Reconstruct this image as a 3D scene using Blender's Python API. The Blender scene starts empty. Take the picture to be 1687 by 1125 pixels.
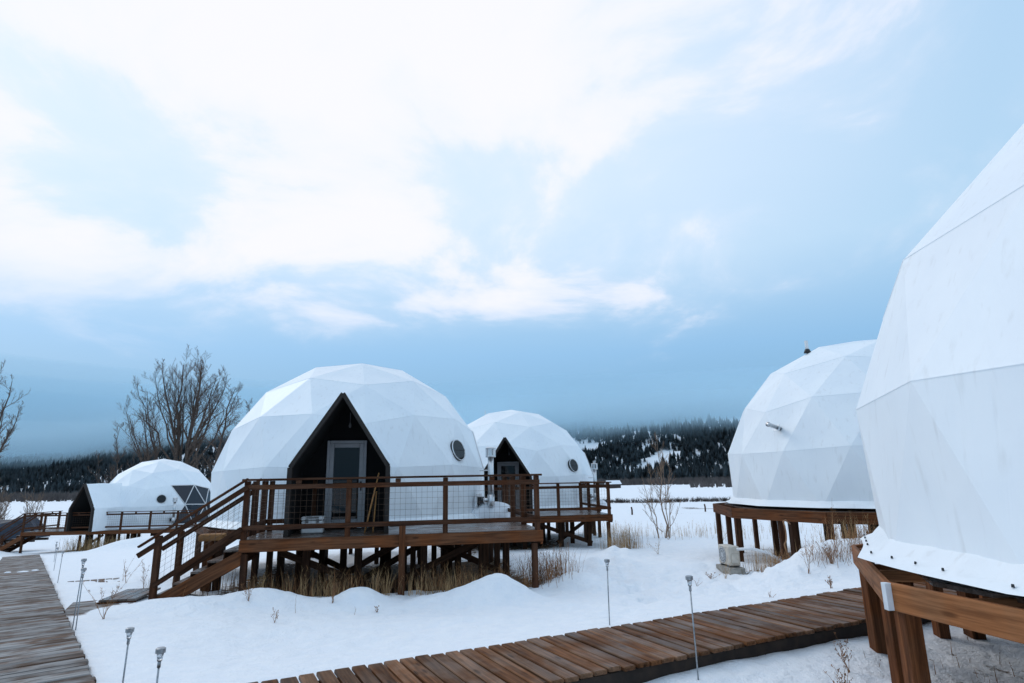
import bpy, bmesh, math, random
import numpy as np
from mathutils import Vector, Matrix, Quaternion

random.seed(7)
rng = np.random.default_rng(11)
R_ = math.radians
scene = bpy.context.scene
COL = scene.collection

# ------------------------------------------------------------------ camera
CAM_H = 2.0
F_PX, PITCH, ROLL = 980.0, math.atan((787 - 562.5) / 980.0), R_(1.1)
cd = bpy.data.cameras.new('camera'); cam = bpy.data.objects.new('camera', cd); COL.objects.link(cam)
cd.sensor_fit = 'HORIZONTAL'; cd.sensor_width = 36.0; cd.lens = F_PX / 1687 * 36.0
cd.clip_start = 0.05; cd.clip_end = 20000
fw = Vector((0, math.cos(PITCH), math.sin(PITCH))); rt0 = Vector((1, 0, 0)); up0 = Vector((0, -math.sin(PITCH), math.cos(PITCH)))
rt = rt0 * math.cos(ROLL) - up0 * math.sin(ROLL); up = rt0 * math.sin(ROLL) + up0 * math.cos(ROLL)
M = Matrix((rt, up, -fw)).transposed().to_4x4(); M.translation = (0, 0, CAM_H)
cam.matrix_world = M
scene.camera = cam

# ------------------------------------------------------------------ sky, sun, exposure
SKY_SEED, SKY_SCALE = 33.3, 1.9
SUN_AZ, SUN_EL = -58.0, 38.0          # degrees left of straight ahead, above the horizon
sund = Vector((math.sin(R_(SUN_AZ)) * math.cos(R_(SUN_EL)), math.cos(R_(SUN_AZ)) * math.cos(R_(SUN_EL)), math.sin(R_(SUN_EL))))
world = bpy.data.worlds.new('World'); scene.world = world; world.use_nodes = True
nt = world.node_tree; nt.nodes.clear()


def N(tree, typ, **kw):
    n = tree.nodes.new(typ)
    for k, v in kw.items():
        if k in n.inputs and not hasattr(n, k):
            n.inputs[k].default_value = v
        else:
            setattr(n, k, v)
    return n


def mathn(tree, op, a, b=None, clamp=False):
    n = tree.nodes.new('ShaderNodeMath'); n.operation = op; n.use_clamp = clamp
    for i, v in enumerate((a, b)):
        if v is None: continue
        if isinstance(v, (int, float)): n.inputs[i].default_value = v
        else: tree.links.new(v, n.inputs[i])
    return n.outputs[0]


def mixc(tree, fac, a, b, blend='MIX'):
    n = tree.nodes.new('ShaderNodeMix'); n.data_type = 'RGBA'; n.blend_type = blend
    for sock, v in ((n.inputs['Factor'], fac), (n.inputs['A'], a), (n.inputs['B'], b)):
        if isinstance(v, (int, float)): sock.default_value = v
        elif isinstance(v, tuple): sock.default_value = (*v, 1) if len(v) == 3 else v
        else: tree.links.new(v, sock)
    return n.outputs['Result']


def mapr(tree, v, a, b, c=0.0, d=1.0, smooth=True):
    n = tree.nodes.new('ShaderNodeMapRange'); n.interpolation_type = 'SMOOTHSTEP' if smooth else 'LINEAR'
    tree.links.new(v, n.inputs[0])
    for i, q in enumerate((a, b, c, d)): n.inputs[i + 1].default_value = q
    return n.outputs[0]


def ramp(tree, v, stops):
    n = tree.nodes.new('ShaderNodeValToRGB'); e = n.color_ramp.elements
    while len(e) < len(stops): e.new(0.5)
    for el, (p, c) in zip(e, stops): el.position = p; el.color = (*c, 1) if len(c) == 3 else c
    tree.links.new(v, n.inputs[0]); return n.outputs[0]


tc = N(nt, 'ShaderNodeTexCoord'); sep = N(nt, 'ShaderNodeSeparateXYZ'); nt.links.new(tc.outputs['Generated'], sep.inputs[0])
zz = mathn(nt, 'MAXIMUM', sep.outputs[2], 0.0)
den = mathn(nt, 'ADD', zz, 0.22)
cx_ = mathn(nt, 'DIVIDE', sep.outputs[0], den); cy_ = mathn(nt, 'DIVIDE', sep.outputs[1], den)
comb = N(nt, 'ShaderNodeCombineXYZ'); nt.links.new(cx_, comb.inputs[0]); nt.links.new(cy_, comb.inputs[1]); comb.inputs[2].default_value = SKY_SEED
nz = N(nt, 'ShaderNodeTexNoise'); nt.links.new(comb.outputs[0], nz.inputs['Vector'])
nz.inputs['Scale'].default_value = SKY_SCALE; nz.inputs['Detail'].default_value = 9; nz.inputs['Roughness'].default_value = 0.56; nz.inputs['Distortion'].default_value = 0.35
nz2 = N(nt, 'ShaderNodeTexNoise'); nt.links.new(comb.outputs[0], nz2.inputs['Vector'])
nz2.inputs['Scale'].default_value = 0.8; nz2.inputs['Detail'].default_value = 3
dot = N(nt, 'ShaderNodeVectorMath', operation='DOT_PRODUCT'); nt.links.new(tc.outputs['Generated'], dot.inputs[0])
sg = Vector((math.sin(R_(-24)) * math.cos(R_(34)), math.cos(R_(-24)) * math.cos(R_(34)), math.sin(R_(34))))
dot.inputs[1].default_value = sg
glow = mapr(nt, dot.outputs['Value'], 0.55, 1.0)
sky = N(nt, 'ShaderNodeTexSky', sky_type='NISHITA', sun_disc=False, sun_elevation=R_(SUN_EL), sun_rotation=R_(SUN_AZ))
sky.air_density = 1.0; sky.dust_density = 1.5; sky.ozone_density = 1.0
veil = ramp(nt, sep.outputs[2], [(0.0, (1.25, 2.9, 4.7)), (0.10, (1.55, 3.35, 5.3)), (0.2, (2.4, 4.5, 6.9)), (0.34, (4.2, 6.1, 7.9)), (0.6, (4.1, 6.0, 8.0)), (1.0, (4.1, 6.0, 8.0))])
base = mixc(nt, 0.85, sky.outputs[0], veil)
zp = mathn(nt, 'ADD', sep.outputs[2], mathn(nt, 'MULTIPLY', mathn(nt, 'SUBTRACT', nz.outputs['Fac'], 0.5), 0.22))
hi = mapr(nt, zp, 0.19, 0.44)                       # the broken cloud deck starts above the low blue band
base = mixc(nt, mathn(nt, 'MULTIPLY', mathn(nt, 'MULTIPLY', mathn(nt, 'POWER', glow, 0.6), hi), 0.78), base, (6.2, 7.2, 8.6))
dens = mathn(nt, 'ADD', mathn(nt, 'ADD', nz.outputs['Fac'], mathn(nt, 'MULTIPLY', glow, 0.16)), mathn(nt, 'MULTIPLY', mathn(nt, 'SUBTRACT', nz2.outputs['Fac'], 0.5), 0.35))
dens = mathn(nt, 'SUBTRACT', dens, mapr(nt, sep.outputs[2], 0.12, 0.34, 0.16, 0.0))
cmask = mathn(nt, 'ADD', mathn(nt, 'MULTIPLY', mapr(nt, dens, 0.45, 0.74), 0.55), mathn(nt, 'MULTIPLY', mapr(nt, dens, 0.535, 0.635), 0.45))
cmask = mathn(nt, 'MULTIPLY', cmask, mapr(nt, zp, 0.20, 0.36))
skyc = mixc(nt, mathn(nt, 'MULTIPLY', cmask, 0.93), base, (7.75, 7.7, 8.4))
bg = N(nt, 'ShaderNodeBackground'); bg.inputs[1].default_value = 0.1; nt.links.new(skyc, bg.inputs[0])
wo = N(nt, 'ShaderNodeOutputWorld'); nt.links.new(bg.outputs[0], wo.inputs[0])

sl = bpy.data.lights.new('sun', 'SUN'); sl.energy = 0.5; sl.angle = R_(25); sl.color = (1.0, 0.96, 0.9)
so = bpy.data.objects.new('sun', sl); COL.objects.link(so)
so.rotation_euler = sund.to_track_quat('Z', 'Y').to_euler(); so.location = (-20, 20, 40)

scene.view_settings.view_transform = 'Standard'; scene.view_settings.look = 'None'
scene.view_settings.exposure = 0.34; scene.view_settings.gamma = 1.0; scene.view_settings.use_curve_mapping = False
scene.render.engine = 'CYCLES'
cy = scene.cycles
cy.use_denoising = True
cy.max_bounces = 8; cy.diffuse_bounces = 4; cy.glossy_bounces = 4; cy.transmission_bounces = 6; cy.transparent_max_bounces = 8; cy.volume_bounces = 3
cy.caustics_reflective = False; cy.caustics_refractive = False


# ------------------------------------------------------------------ materials
def newmat(name):
    m = bpy.data.materials.new(name); m.use_nodes = True
    t = m.node_tree; b = t.nodes['Principled BSDF']
    return m, t, b


def plain(name, col, rough=0.6, metal=0.0, var=0.0, nscale=8.0, bump=0.0, trans=0.0):
    m, t, b = newmat(name)
    b.inputs['Roughness'].default_value = rough; b.inputs['Metallic'].default_value = metal
    if trans: b.inputs['Transmission Weight'].default_value = trans
    co = N(t, 'ShaderNodeTexCoord'); n = N(t, 'ShaderNodeTexNoise'); t.links.new(co.outputs['Object'], n.inputs['Vector'])
    n.inputs['Scale'].default_value = nscale; n.inputs['Detail'].default_value = 5
    lo = tuple(c * (1 - var) for c in col); hi = tuple(min(1, c * (1 + var)) for c in col)
    t.links.new(mixc(t, mapr(t, n.outputs['Fac'], 0.3, 0.7), lo, hi), b.inputs['Base Color'])
    if bump:
        bp = N(t, 'ShaderNodeBump'); bp.inputs['Strength'].default_value = bump; bp.inputs['Distance'].default_value = 0.01
        t.links.new(n.outputs['Fac'], bp.inputs['Height']); t.links.new(bp.outputs[0], b.inputs['Normal'])
    return m


def wood(name, dark, light, rough=0.65, weather=None, wet=0.0, rvar=0.5, wamt=0.85, spec=None):
    """timber with the grain along local X; weather = grey silvering colour"""
    m, t, b = newmat(name)
    co = N(t, 'ShaderNodeTexCoord'); oi = N(t, 'ShaderNodeObjectInfo')
    off = N(t, 'ShaderNodeVectorMath', operation='SCALE'); off.inputs[0].default_value = (37, 91, 53); t.links.new(oi.outputs['Random'], off.inputs['Scale'])
    ad = N(t, 'ShaderNodeVectorMath', operation='ADD'); t.links.new(co.outputs['Object'], ad.inputs[0]); t.links.new(off.outputs[0], ad.inputs[1])
    mp = N(t, 'ShaderNodeMapping'); mp.inputs['Scale'].default_value = (1.3, 26, 26); t.links.new(ad.outputs[0], mp.inputs[0])
    g = N(t, 'ShaderNodeTexNoise'); t.links.new(mp.outputs[0], g.inputs['Vector']); g.inputs['Scale'].default_value = 1.0; g.inputs['Detail'].default_value = 6; g.inputs['Roughness'].default_value = 0.65; g.inputs['Distortion'].default_value = 0.3
    bl = N(t, 'ShaderNodeTexNoise'); t.links.new(ad.outputs[0], bl.inputs['Vector']); bl.inputs['Scale'].default_value = 2.3; bl.inputs['Detail'].default_value = 5
    c = mixc(t, mapr(t, g.outputs['Fac'], 0.3, 0.72), dark, light)
    if weather:
        wf = mathn(t, 'MULTIPLY', mapr(t, bl.outputs['Fac'], 0.36, 0.58), wamt)
        c = mixc(t, wf, c, mixc(t, mapr(t, g.outputs['Fac'], 0.3, 0.75), tuple(q * 0.38 for q in weather), weather))
    km = N(t, 'ShaderNodeMapping'); km.inputs['Scale'].default_value = (2.2, 8.0, 8.0); t.links.new(ad.outputs[0], km.inputs[0])
    kv = N(t, 'ShaderNodeTexVoronoi'); t.links.new(km.outputs[0], kv.inputs['Vector']); kv.inputs['Scale'].default_value = 1.0
    c = mixc(t, mathn(t, 'MULTIPLY', mapr(t, kv.outputs['Distance'], 0.20, 0.08), 0.75), c, tuple(q * 0.45 for q in dark))
    v = mathn(t, 'ADD', mathn(t, 'MULTIPLY', oi.outputs['Random'], rvar), 1 - rvar / 2)
    hs = N(t, 'ShaderNodeHueSaturation'); t.links.new(c, hs.inputs['Color']); t.links.new(v, hs.inputs['Value'])
    t.links.new(hs.outputs[0], b.inputs['Base Color'])
    b.inputs['Specular IOR Level'].default_value = spec if spec is not None else (0.35 if wet else 0.12)
    if wet: t.links.new(mapr(t, bl.outputs['Fac'], 0.35, 0.65, rough, max(0.1, rough - wet)), b.inputs['Roughness'])
    else: b.inputs['Roughness'].default_value = rough
    bp = N(t, 'ShaderNodeBump'); bp.inputs['Strength'].default_value = 0.45; bp.inputs['Distance'].default_value = 0.004
    t.links.new(g.outputs['Fac'], bp.inputs['Height']); t.links.new(bp.outputs[0], b.inputs['Normal'])
    return m


MAT = {}
MAT['stain'] = wood('stained_timber', (0.034, 0.0115, 0.005), (0.095, 0.033, 0.0125), 0.7, weather=(0.105, 0.06, 0.04), wamt=0.45)
MAT['beam'] = wood('cedar_beam', (0.065, 0.022, 0.008), (0.20, 0.068, 0.024), 0.7, weather=(0.16, 0.085, 0.05), wamt=0.4)
MAT['newwood'] = wood('fresh_cedar', (0.17, 0.062, 0.022), (0.36, 0.145, 0.057), 0.65, rvar=0.25, weather=(0.30, 0.16, 0.085), wamt=0.5)
MAT['palewood'] = wood('pale_sawn_timber', (0.33, 0.16, 0.06), (0.50, 0.26, 0.11), 0.7)
MAT['darkpost'] = wood('dark_treated_timber', (0.028, 0.013, 0.008), (0.075, 0.036, 0.02), 0.7)
MAT['board'] = wood('weathered_board', (0.03, 0.016, 0.010), (0.15, 0.085, 0.053), 0.6, weather=(0.36, 0.35, 0.34), wet=0.15, rvar=0.7, spec=0.12)
MAT['brownboard'] = wood('wet_brown_board', (0.055, 0.021, 0.008), (0.20, 0.083, 0.034), 0.62, weather=(0.25, 0.16, 0.105), wet=0.3, rvar=0.7, wamt=0.5, spec=0.08)
MAT['deckboard'] = wood('wet_deck_board', (0.06, 0.03, 0.017), (0.13, 0.07, 0.042), 0.42, weather=(0.20, 0.165, 0.145), wet=0.25)
MAT['under'] = plain('boardwalk_bearer', (0.03, 0.018, 0.012), 0.8, var=0.4)
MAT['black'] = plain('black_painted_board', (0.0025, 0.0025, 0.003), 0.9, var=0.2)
MAT['trim'] = plain('dark_gable_trim', (0.016, 0.010, 0.007), 0.7, var=0.35, nscale=14)
MAT['doorframe'] = plain('grey_door_frame', (0.44, 0.44, 0.46), 0.45, var=0.06)
MAT['metal'] = plain('brushed_steel', (0.62, 0.63, 0.64), 0.3, 1.0, var=0.1)
MAT['galv'] = plain('galvanised_plate', (0.72, 0.76, 0.8), 0.5, 0.35, var=0.1)
MAT['wire'] = plain('rusty_wire', (0.13, 0.085, 0.06), 0.6, 0.4, var=0.3)
MAT['pole'] = plain('lamp_pole_steel', (0.33, 0.35, 0.37), 0.42, 0.7, var=0.2, nscale=60)
MAT['lens'] = plain('clear_lamp_lens', (0.8, 0.84, 0.88), 0.12, trans=0.75)
MAT['blackmetal'] = plain('black_metal', (0.012, 0.012, 0.013), 0.4, var=0.2)
MAT['plastic'] = plain('white_plastic', (0.72, 0.73, 0.74), 0.4, var=0.05)
MAT['greyplastic'] = plain('grey_plastic', (0.14, 0.14, 0.145), 0.5, var=0.1)
MAT['concrete'] = plain('concrete_block', (0.30, 0.28, 0.25), 0.85, var=0.25, nscale=16, bump=0.4)
MAT['rope'] = plain('tan_cable', (0.26, 0.13, 0.06), 0.7, var=0.2)
MAT['tarp'] = plain('blue_tarpaulin', (0.012, 0.022, 0.04), 0.65, var=0.5, nscale=4, bump=0.5)
MAT['rust'] = plain('rusty_machinery', (0.04, 0.028, 0.022), 0.8, var=0.5)
MAT['bark'] = plain('tree_bark', (0.075, 0.052, 0.04), 0.9, var=0.4, nscale=5, bump=0.4)
MAT['twig'] = plain('tree_twig', (0.105, 0.072, 0.054), 0.9, var=0.3)
MAT['paletwig'] = plain('pale_sapling_bark', (0.27, 0.175, 0.115), 0.85, var=0.25)
MAT['shrub'] = plain('brown_shrub_twig', (0.15, 0.10, 0.068), 0.9, var=0.3)
MAT['straw'] = plain('dry_grass', (0.38, 0.24, 0.115), 0.9, var=0.4, nscale=3)
MAT['weed'] = plain('dead_weed', (0.26, 0.125, 0.052), 0.9, var=0.45, nscale=5)
MAT['conifer'] = plain('conifer', (0.026, 0.038, 0.044), 0.95, var=0.45, nscale=0.05)  # distance haze put into the base colour: lighter and bluer than the needles
MAT['greybush'] = plain('leafless_bush', (0.095, 0.082, 0.078), 0.95, var=0.3, nscale=0.08)
MAT['hedge'] = plain('brown_ditch_scrub', (0.055, 0.04, 0.035), 0.95, var=0.4, nscale=0.2)
MAT['barn'] = plain('dark_barn_wall', (0.06, 0.045, 0.04), 0.9, var=0.3)
MAT['snowlump'] = plain('snow_heap', (0.86, 0.89, 0.93), 0.7, var=0.03, nscale=9, bump=0.5)


def glass_mat(name, tint, rough=0.03):
    m, t, b = newmat(name)
    b.inputs['Base Color'].default_value = (*tint, 1); b.inputs['Roughness'].default_value = rough
    b.inputs['Specular IOR Level'].default_value = 0.35
    return m


MAT['glass'] = glass_mat('dark_door_glass', (0.012, 0.013, 0.015))
MAT['clear'] = glass_mat('smoky_clear_vinyl', (0.02, 0.028, 0.04), 0.12)


def fabric_mat():
    m, t, b = newmat('white_dome_vinyl')
    co = N(t, 'ShaderNodeTexCoord')
    n = N(t, 'ShaderNodeTexNoise'); t.links.new(co.outputs['Object'], n.inputs['Vector']); n.inputs['Scale'].default_value = 1.1; n.inputs['Detail'].default_value = 4
    mp = N(t, 'ShaderNodeMapping'); mp.inputs['Scale'].default_value = (5.5, 5.5, 0.9); t.links.new(co.outputs['Object'], mp.inputs[0])
    w = N(t, 'ShaderNodeTexNoise'); t.links.new(mp.outputs[0], w.inputs['Vector']); w.inputs['Scale'].default_value = 1.0; w.inputs['Detail'].default_value = 4; w.inputs['Distortion'].default_value = 1.2
    fine = N(t, 'ShaderNodeTexNoise'); t.links.new(co.outputs['Object'], fine.inputs['Vector']); fine.inputs['Scale'].default_value = 160; fine.inputs['Detail'].default_value = 2
    dirt = N(t, 'ShaderNodeTexNoise'); t.links.new(mp.outputs[0], dirt.inputs['Vector']); dirt.inputs['Scale'].default_value = 2.4; dirt.inputs['Detail'].default_value = 7
    c = mixc(t, mapr(t, n.outputs['Fac'], 0.35, 0.65), (0.83, 0.875, 0.91), (0.87, 0.91, 0.935))
    c = mixc(t, mathn(t, 'MULTIPLY', mapr(t, dirt.outputs['Fac'], 0.55, 0.8), 0.4), c, (0.62, 0.63, 0.63))
    t.links.new(c, b.inputs['Base Color'])
    b.inputs['Roughness'].default_value = 0.42; b.inputs['Specular IOR Level'].default_value = 0.4
    h = mathn(t, 'ADD', mathn(t, 'MULTIPLY', w.outputs['Fac'], 1.0), mathn(t, 'MULTIPLY', fine.outputs['Fac'], 0.05))
    bp = N(t, 'ShaderNodeBump'); bp.inputs['Strength'].default_value = 0.2; bp.inputs['Distance'].default_value = 0.035
    t.links.new(h, bp.inputs['Height']); t.links.new(bp.outputs[0], b.inputs['Normal'])
    return m


MAT['fabric'] = fabric_mat()


def snow_mat():
    m, t, b = newmat('snow')
    geo = N(t, 'ShaderNodeNewGeometry'); at = N(t, 'ShaderNodeAttribute'); at.attribute_name = 'bare'
    a = N(t, 'ShaderNodeTexNoise'); t.links.new(geo.outputs['Position'], a.inputs['Vector']); a.inputs['Scale'].default_value = 5.0; a.inputs['Detail'].default_value = 8; a.inputs['Roughness'].default_value = 0.6
    f = N(t, 'ShaderNodeTexNoise'); t.links.new(geo.outputs['Position'], f.inputs['Vector']); f.inputs['Scale'].default_value = 55; f.inputs['Detail'].default_value = 3
    d = N(t, 'ShaderNodeTexNoise'); t.links.new(geo.outputs['Position'], d.inputs['Vector']); d.inputs['Scale'].default_value = 9; d.inputs['Detail'].default_value = 6
    sc_ = mixc(t, mapr(t, a.outputs['Fac'], 0.3, 0.7), (0.85, 0.885, 0.93), (0.90, 0.92, 0.945))
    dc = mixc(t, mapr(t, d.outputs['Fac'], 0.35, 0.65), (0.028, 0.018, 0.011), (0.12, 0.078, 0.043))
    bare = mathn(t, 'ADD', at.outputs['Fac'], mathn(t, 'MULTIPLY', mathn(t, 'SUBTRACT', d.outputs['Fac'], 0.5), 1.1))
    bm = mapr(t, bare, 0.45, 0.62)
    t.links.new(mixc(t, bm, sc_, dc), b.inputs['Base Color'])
    b.inputs['Roughness'].default_value = 0.75; b.inputs['Specular IOR Level'].default_value = 0.2
    h = mathn(t, 'ADD', a.outputs['Fac'], mathn(t, 'MULTIPLY', f.outputs['Fac'], 0.16))
    bp = N(t, 'ShaderNodeBump'); bp.inputs['Strength'].default_value = 0.8; bp.inputs['Distance'].default_value = 0.08
    t.links.new(h, bp.inputs['Height']); t.links.new(bp.outputs[0], b.inputs['Normal'])
    return m


MAT['snow'] = snow_mat()


# ------------------------------------------------------------------ helpers
def link(o, parent=None):
    COL.objects.link(o)
    if parent is not None: o.parent = parent
    return o


def tag(o, label=None, cat=None, group=None, kind=None):
    for k, v in (('label', label), ('category', cat), ('group', group), ('kind', kind)):
        if v: o[k] = v
    return o


def empty(name, loc, rz=0.0, label=None, cat=None, group=None, kind=None):
    o = bpy.data.objects.new(name, None); link(o); o.location = loc; o.rotation_euler = (0, 0, rz)
    o.empty_display_size = 0.2
    return tag(o, label, cat, group, kind)


def mesh_obj(name, verts, faces, mat, parent=None, smooth=False):
    me = bpy.data.meshes.new(name); me.from_pydata([tuple(v) for v in verts], [], [tuple(f) for f in faces]); me.update()
    if mat: me.materials.append(MAT[mat])
    if smooth: me.polygons.foreach_set('use_smooth', [True] * len(me.polygons))
    return link(bpy.data.objects.new(name, me), parent)


_boxes = {}


def box_mesh(sx, sy, sz, mat, bev=0.006):
    key = (round(sx, 2), round(sy, 3), round(sz, 3), mat, bev)
    if key in _boxes: return _boxes[key]
    bm = bmesh.new(); bmesh.ops.create_cube(bm, size=1.0)
    bmesh.ops.scale(bm, vec=(key[0], sy, sz), verts=bm.verts)
    if bev: bmesh.ops.bevel(bm, geom=bm.edges[:], offset=min(bev, sx / 4, sy / 4, sz / 4), segments=1, affect='EDGES')
    me = bpy.data.meshes.new('timber'); bm.to_mesh(me); bm.free(); me.materials.append(MAT[mat])
    _boxes[key] = me; return me


def box(parent, name, c, size, mat, rot=(0, 0, 0), bev=0.006):
    o = bpy.data.objects.new(name, box_mesh(*size, mat, bev)); link(o, parent); o.location = c; o.rotation_euler = rot; return o


def beam(parent, name, p0, p1, w, h, mat, bev=0.006, roll=0.0):
    """timber from p0 to p1 (centre line), w = width across, h = depth (vertical where possible)"""
    p0 = Vector(p0); p1 = Vector(p1); d = p1 - p0; L = d.length
    o = bpy.data.objects.new(name, box_mesh(L, w, h, mat, bev)); link(o, parent)
    x = d.normalized(); zr = Vector((0, 0, 1)) if abs(x.z) < 0.97 else Vector((0, 1, 0))
    y = zr.cross(x).normalized(); z = x.cross(y)
    o.matrix_local = Matrix.Translation((p0 + p1) / 2) @ Matrix((x, y, z)).transposed().to_4x4() @ Matrix.Rotation(roll, 4, 'X')
    return o


class Tubes:
    def __init__(s): s.v = []; s.f = []
    def add(s, pts, radii, k=5):
        pts = [Vector(p) for p in pts]; n = len(pts); b0 = len(s.v); prev = None
        for i, p in enumerate(pts):
            d = (pts[min(i + 1, n - 1)] - pts[max(i - 1, 0)])
            d = d.normalized() if d.length > 1e-9 else Vector((0, 0, 1))
            a = d.orthogonal().normalized() if prev is None else (prev - d * prev.dot(d))
            if a.length < 1e-6: a = d.orthogonal()
            a.normalize(); prev = a; bb = d.cross(a)
            for j in range(k):
                t = 2 * math.pi * j / k
                s.v.append(p + (a * math.cos(t) + bb * math.sin(t)) * radii[i])
        for i in range(n - 1):
            for j in range(k):
                q = b0 + i * k; j2 = (j + 1) % k
                s.f.append((q + j, q + j2, q + k + j2, q + k + j))
        s.f.append(tuple(b0 + j for j in reversed(range(k)))); s.f.append(tuple(b0 + (n - 1) * k + j for j in range(k)))
        return s
    def quad(s, a, b, c, d):
        i = len(s.v); s.v += [Vector(a), Vector(b), Vector(c), Vector(d)]; s.f.append((i, i + 1, i + 2, i + 3))
    def tri(s, a, b, c):
        i = len(s.v); s.v += [Vector(a), Vector(b), Vector(c)]; s.f.append((i, i + 1, i + 2))
    def build(s, name, mat, parent=None, smooth=False): return mesh_obj(name, s.v, s.f, mat, parent, smooth)


def hash2(ix, iy, seed):
    h = (ix.astype(np.int64) * 374761393 + iy.astype(np.int64) * 668265263 + seed * 982451653) & 0xffffffff
    h = ((h ^ (h >> 13)) * 1274126177) & 0xffffffff
    return ((h ^ (h >> 16)) & 0xffff) / 65535.0


def vnoise(x, y, seed=0):
    ix = np.floor(x); iy = np.floor(y); fx = x - ix; fy = y - iy
    fx = fx * fx * (3 - 2 * fx); fy = fy * fy * (3 - 2 * fy)
    a = hash2(ix, iy, seed); b = hash2(ix + 1, iy, seed); c = hash2(ix, iy + 1, seed); d = hash2(ix + 1, iy + 1, seed)
    return (a * (1 - fx) + b * fx) * (1 - fy) + (c * (1 - fx) + d * fx) * fy


def fbm(x, y, seed=0, oct=4):
    s = 0; a = 0.5
    for o in range(oct):
        s = s + a * vnoise(x * 2 ** o + 17.3 * o, y * 2 ** o - 9.1 * o, seed + o); a *= 0.5
    return s


# ------------------------------------------------------------------ layout
BW1_P, BW1_D, BW1_S, BW1_W = np.array((-3.51, 5.45)), np.array((-0.621, 0.784)), 0.045, 1.21      # right edge, direction, fall, width
BW1_N = np.array((-BW1_D[1], BW1_D[0]))                  # to its left
BW2_A = np.array((-1.19, 5.91)); _e = np.array((4.87, 9.02)) - BW2_A; BW2_D = _e / np.linalg.norm(_e); BW2_N = np.array((BW2_D[1], -BW2_D[0])); BW2_W = 1.22   # far edge, direction, towards camera
BW_Z = 0.40
MAIN_O, MAIN_A = np.array((-4.96, 11.27)), R_(10.2)


def main_local(x, y):
    dx = x - MAIN_O[0]; dy = y - MAIN_O[1]; c = math.cos(MAIN_A); s = math.sin(MAIN_A)
    return dx * c + dy * s, -dx * s + dy * c


def sstep(a, b, x):
    t = np.clip((x - a) / (b - a), 0, 1); return t * t * (3 - 2 * t)


MOUNDS = [  # x, y, height, rx, ry
    (-0.25, 10.75, 0.36, 0.55, 0.45), (-0.9, 10.7, 0.20, 0.9, 0.5), (-2.62, 10.72, 0.24, 0.40, 0.42), (-4.1, 10.6, 0.22, 0.7, 0.4), (-5.6, 10.2, 0.26, 1.3, 0.55),
    (-3.2, 10.4, 0.1, 0.8, 0.5), (1.2, 12.6, 0.26, 0.6, 0.6), (2.2, 15.5, 0.26, 0.7, 0.9), (0.9, 17.5, 0.25, 1.0, 0.9), (3.0, 18.6, 0.3, 0.5, 0.5),
    (6.3, 12.2, 0.72, 1.1, 0.9), (7.6, 12.0, 0.6, 1.2, 1.0), (5.0, 11.6, 0.2, 1.2, 0.8), (4.2, 14.6, 0.14, 1.5, 1.2),
    (-9.5, 13.5, 0.25, 1.6, 0.8), (-7.8, 11.2, 0.18, 1.2, 0.5), (-17.5, 34.0, 0.9, 2.2, 1.4), (-14.5, 31.0, 0.7, 1.6, 1.0), (-31.5, 36.0, 0.6, 2.0, 1.2), (-20.5, 33.0, 0.5, 1.6, 1.0),
    (2.9, 5.6, 0.10, 1.0, 0.7), (-2.0, 4.9, 0.1, 0.8, 0.6)]


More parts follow.
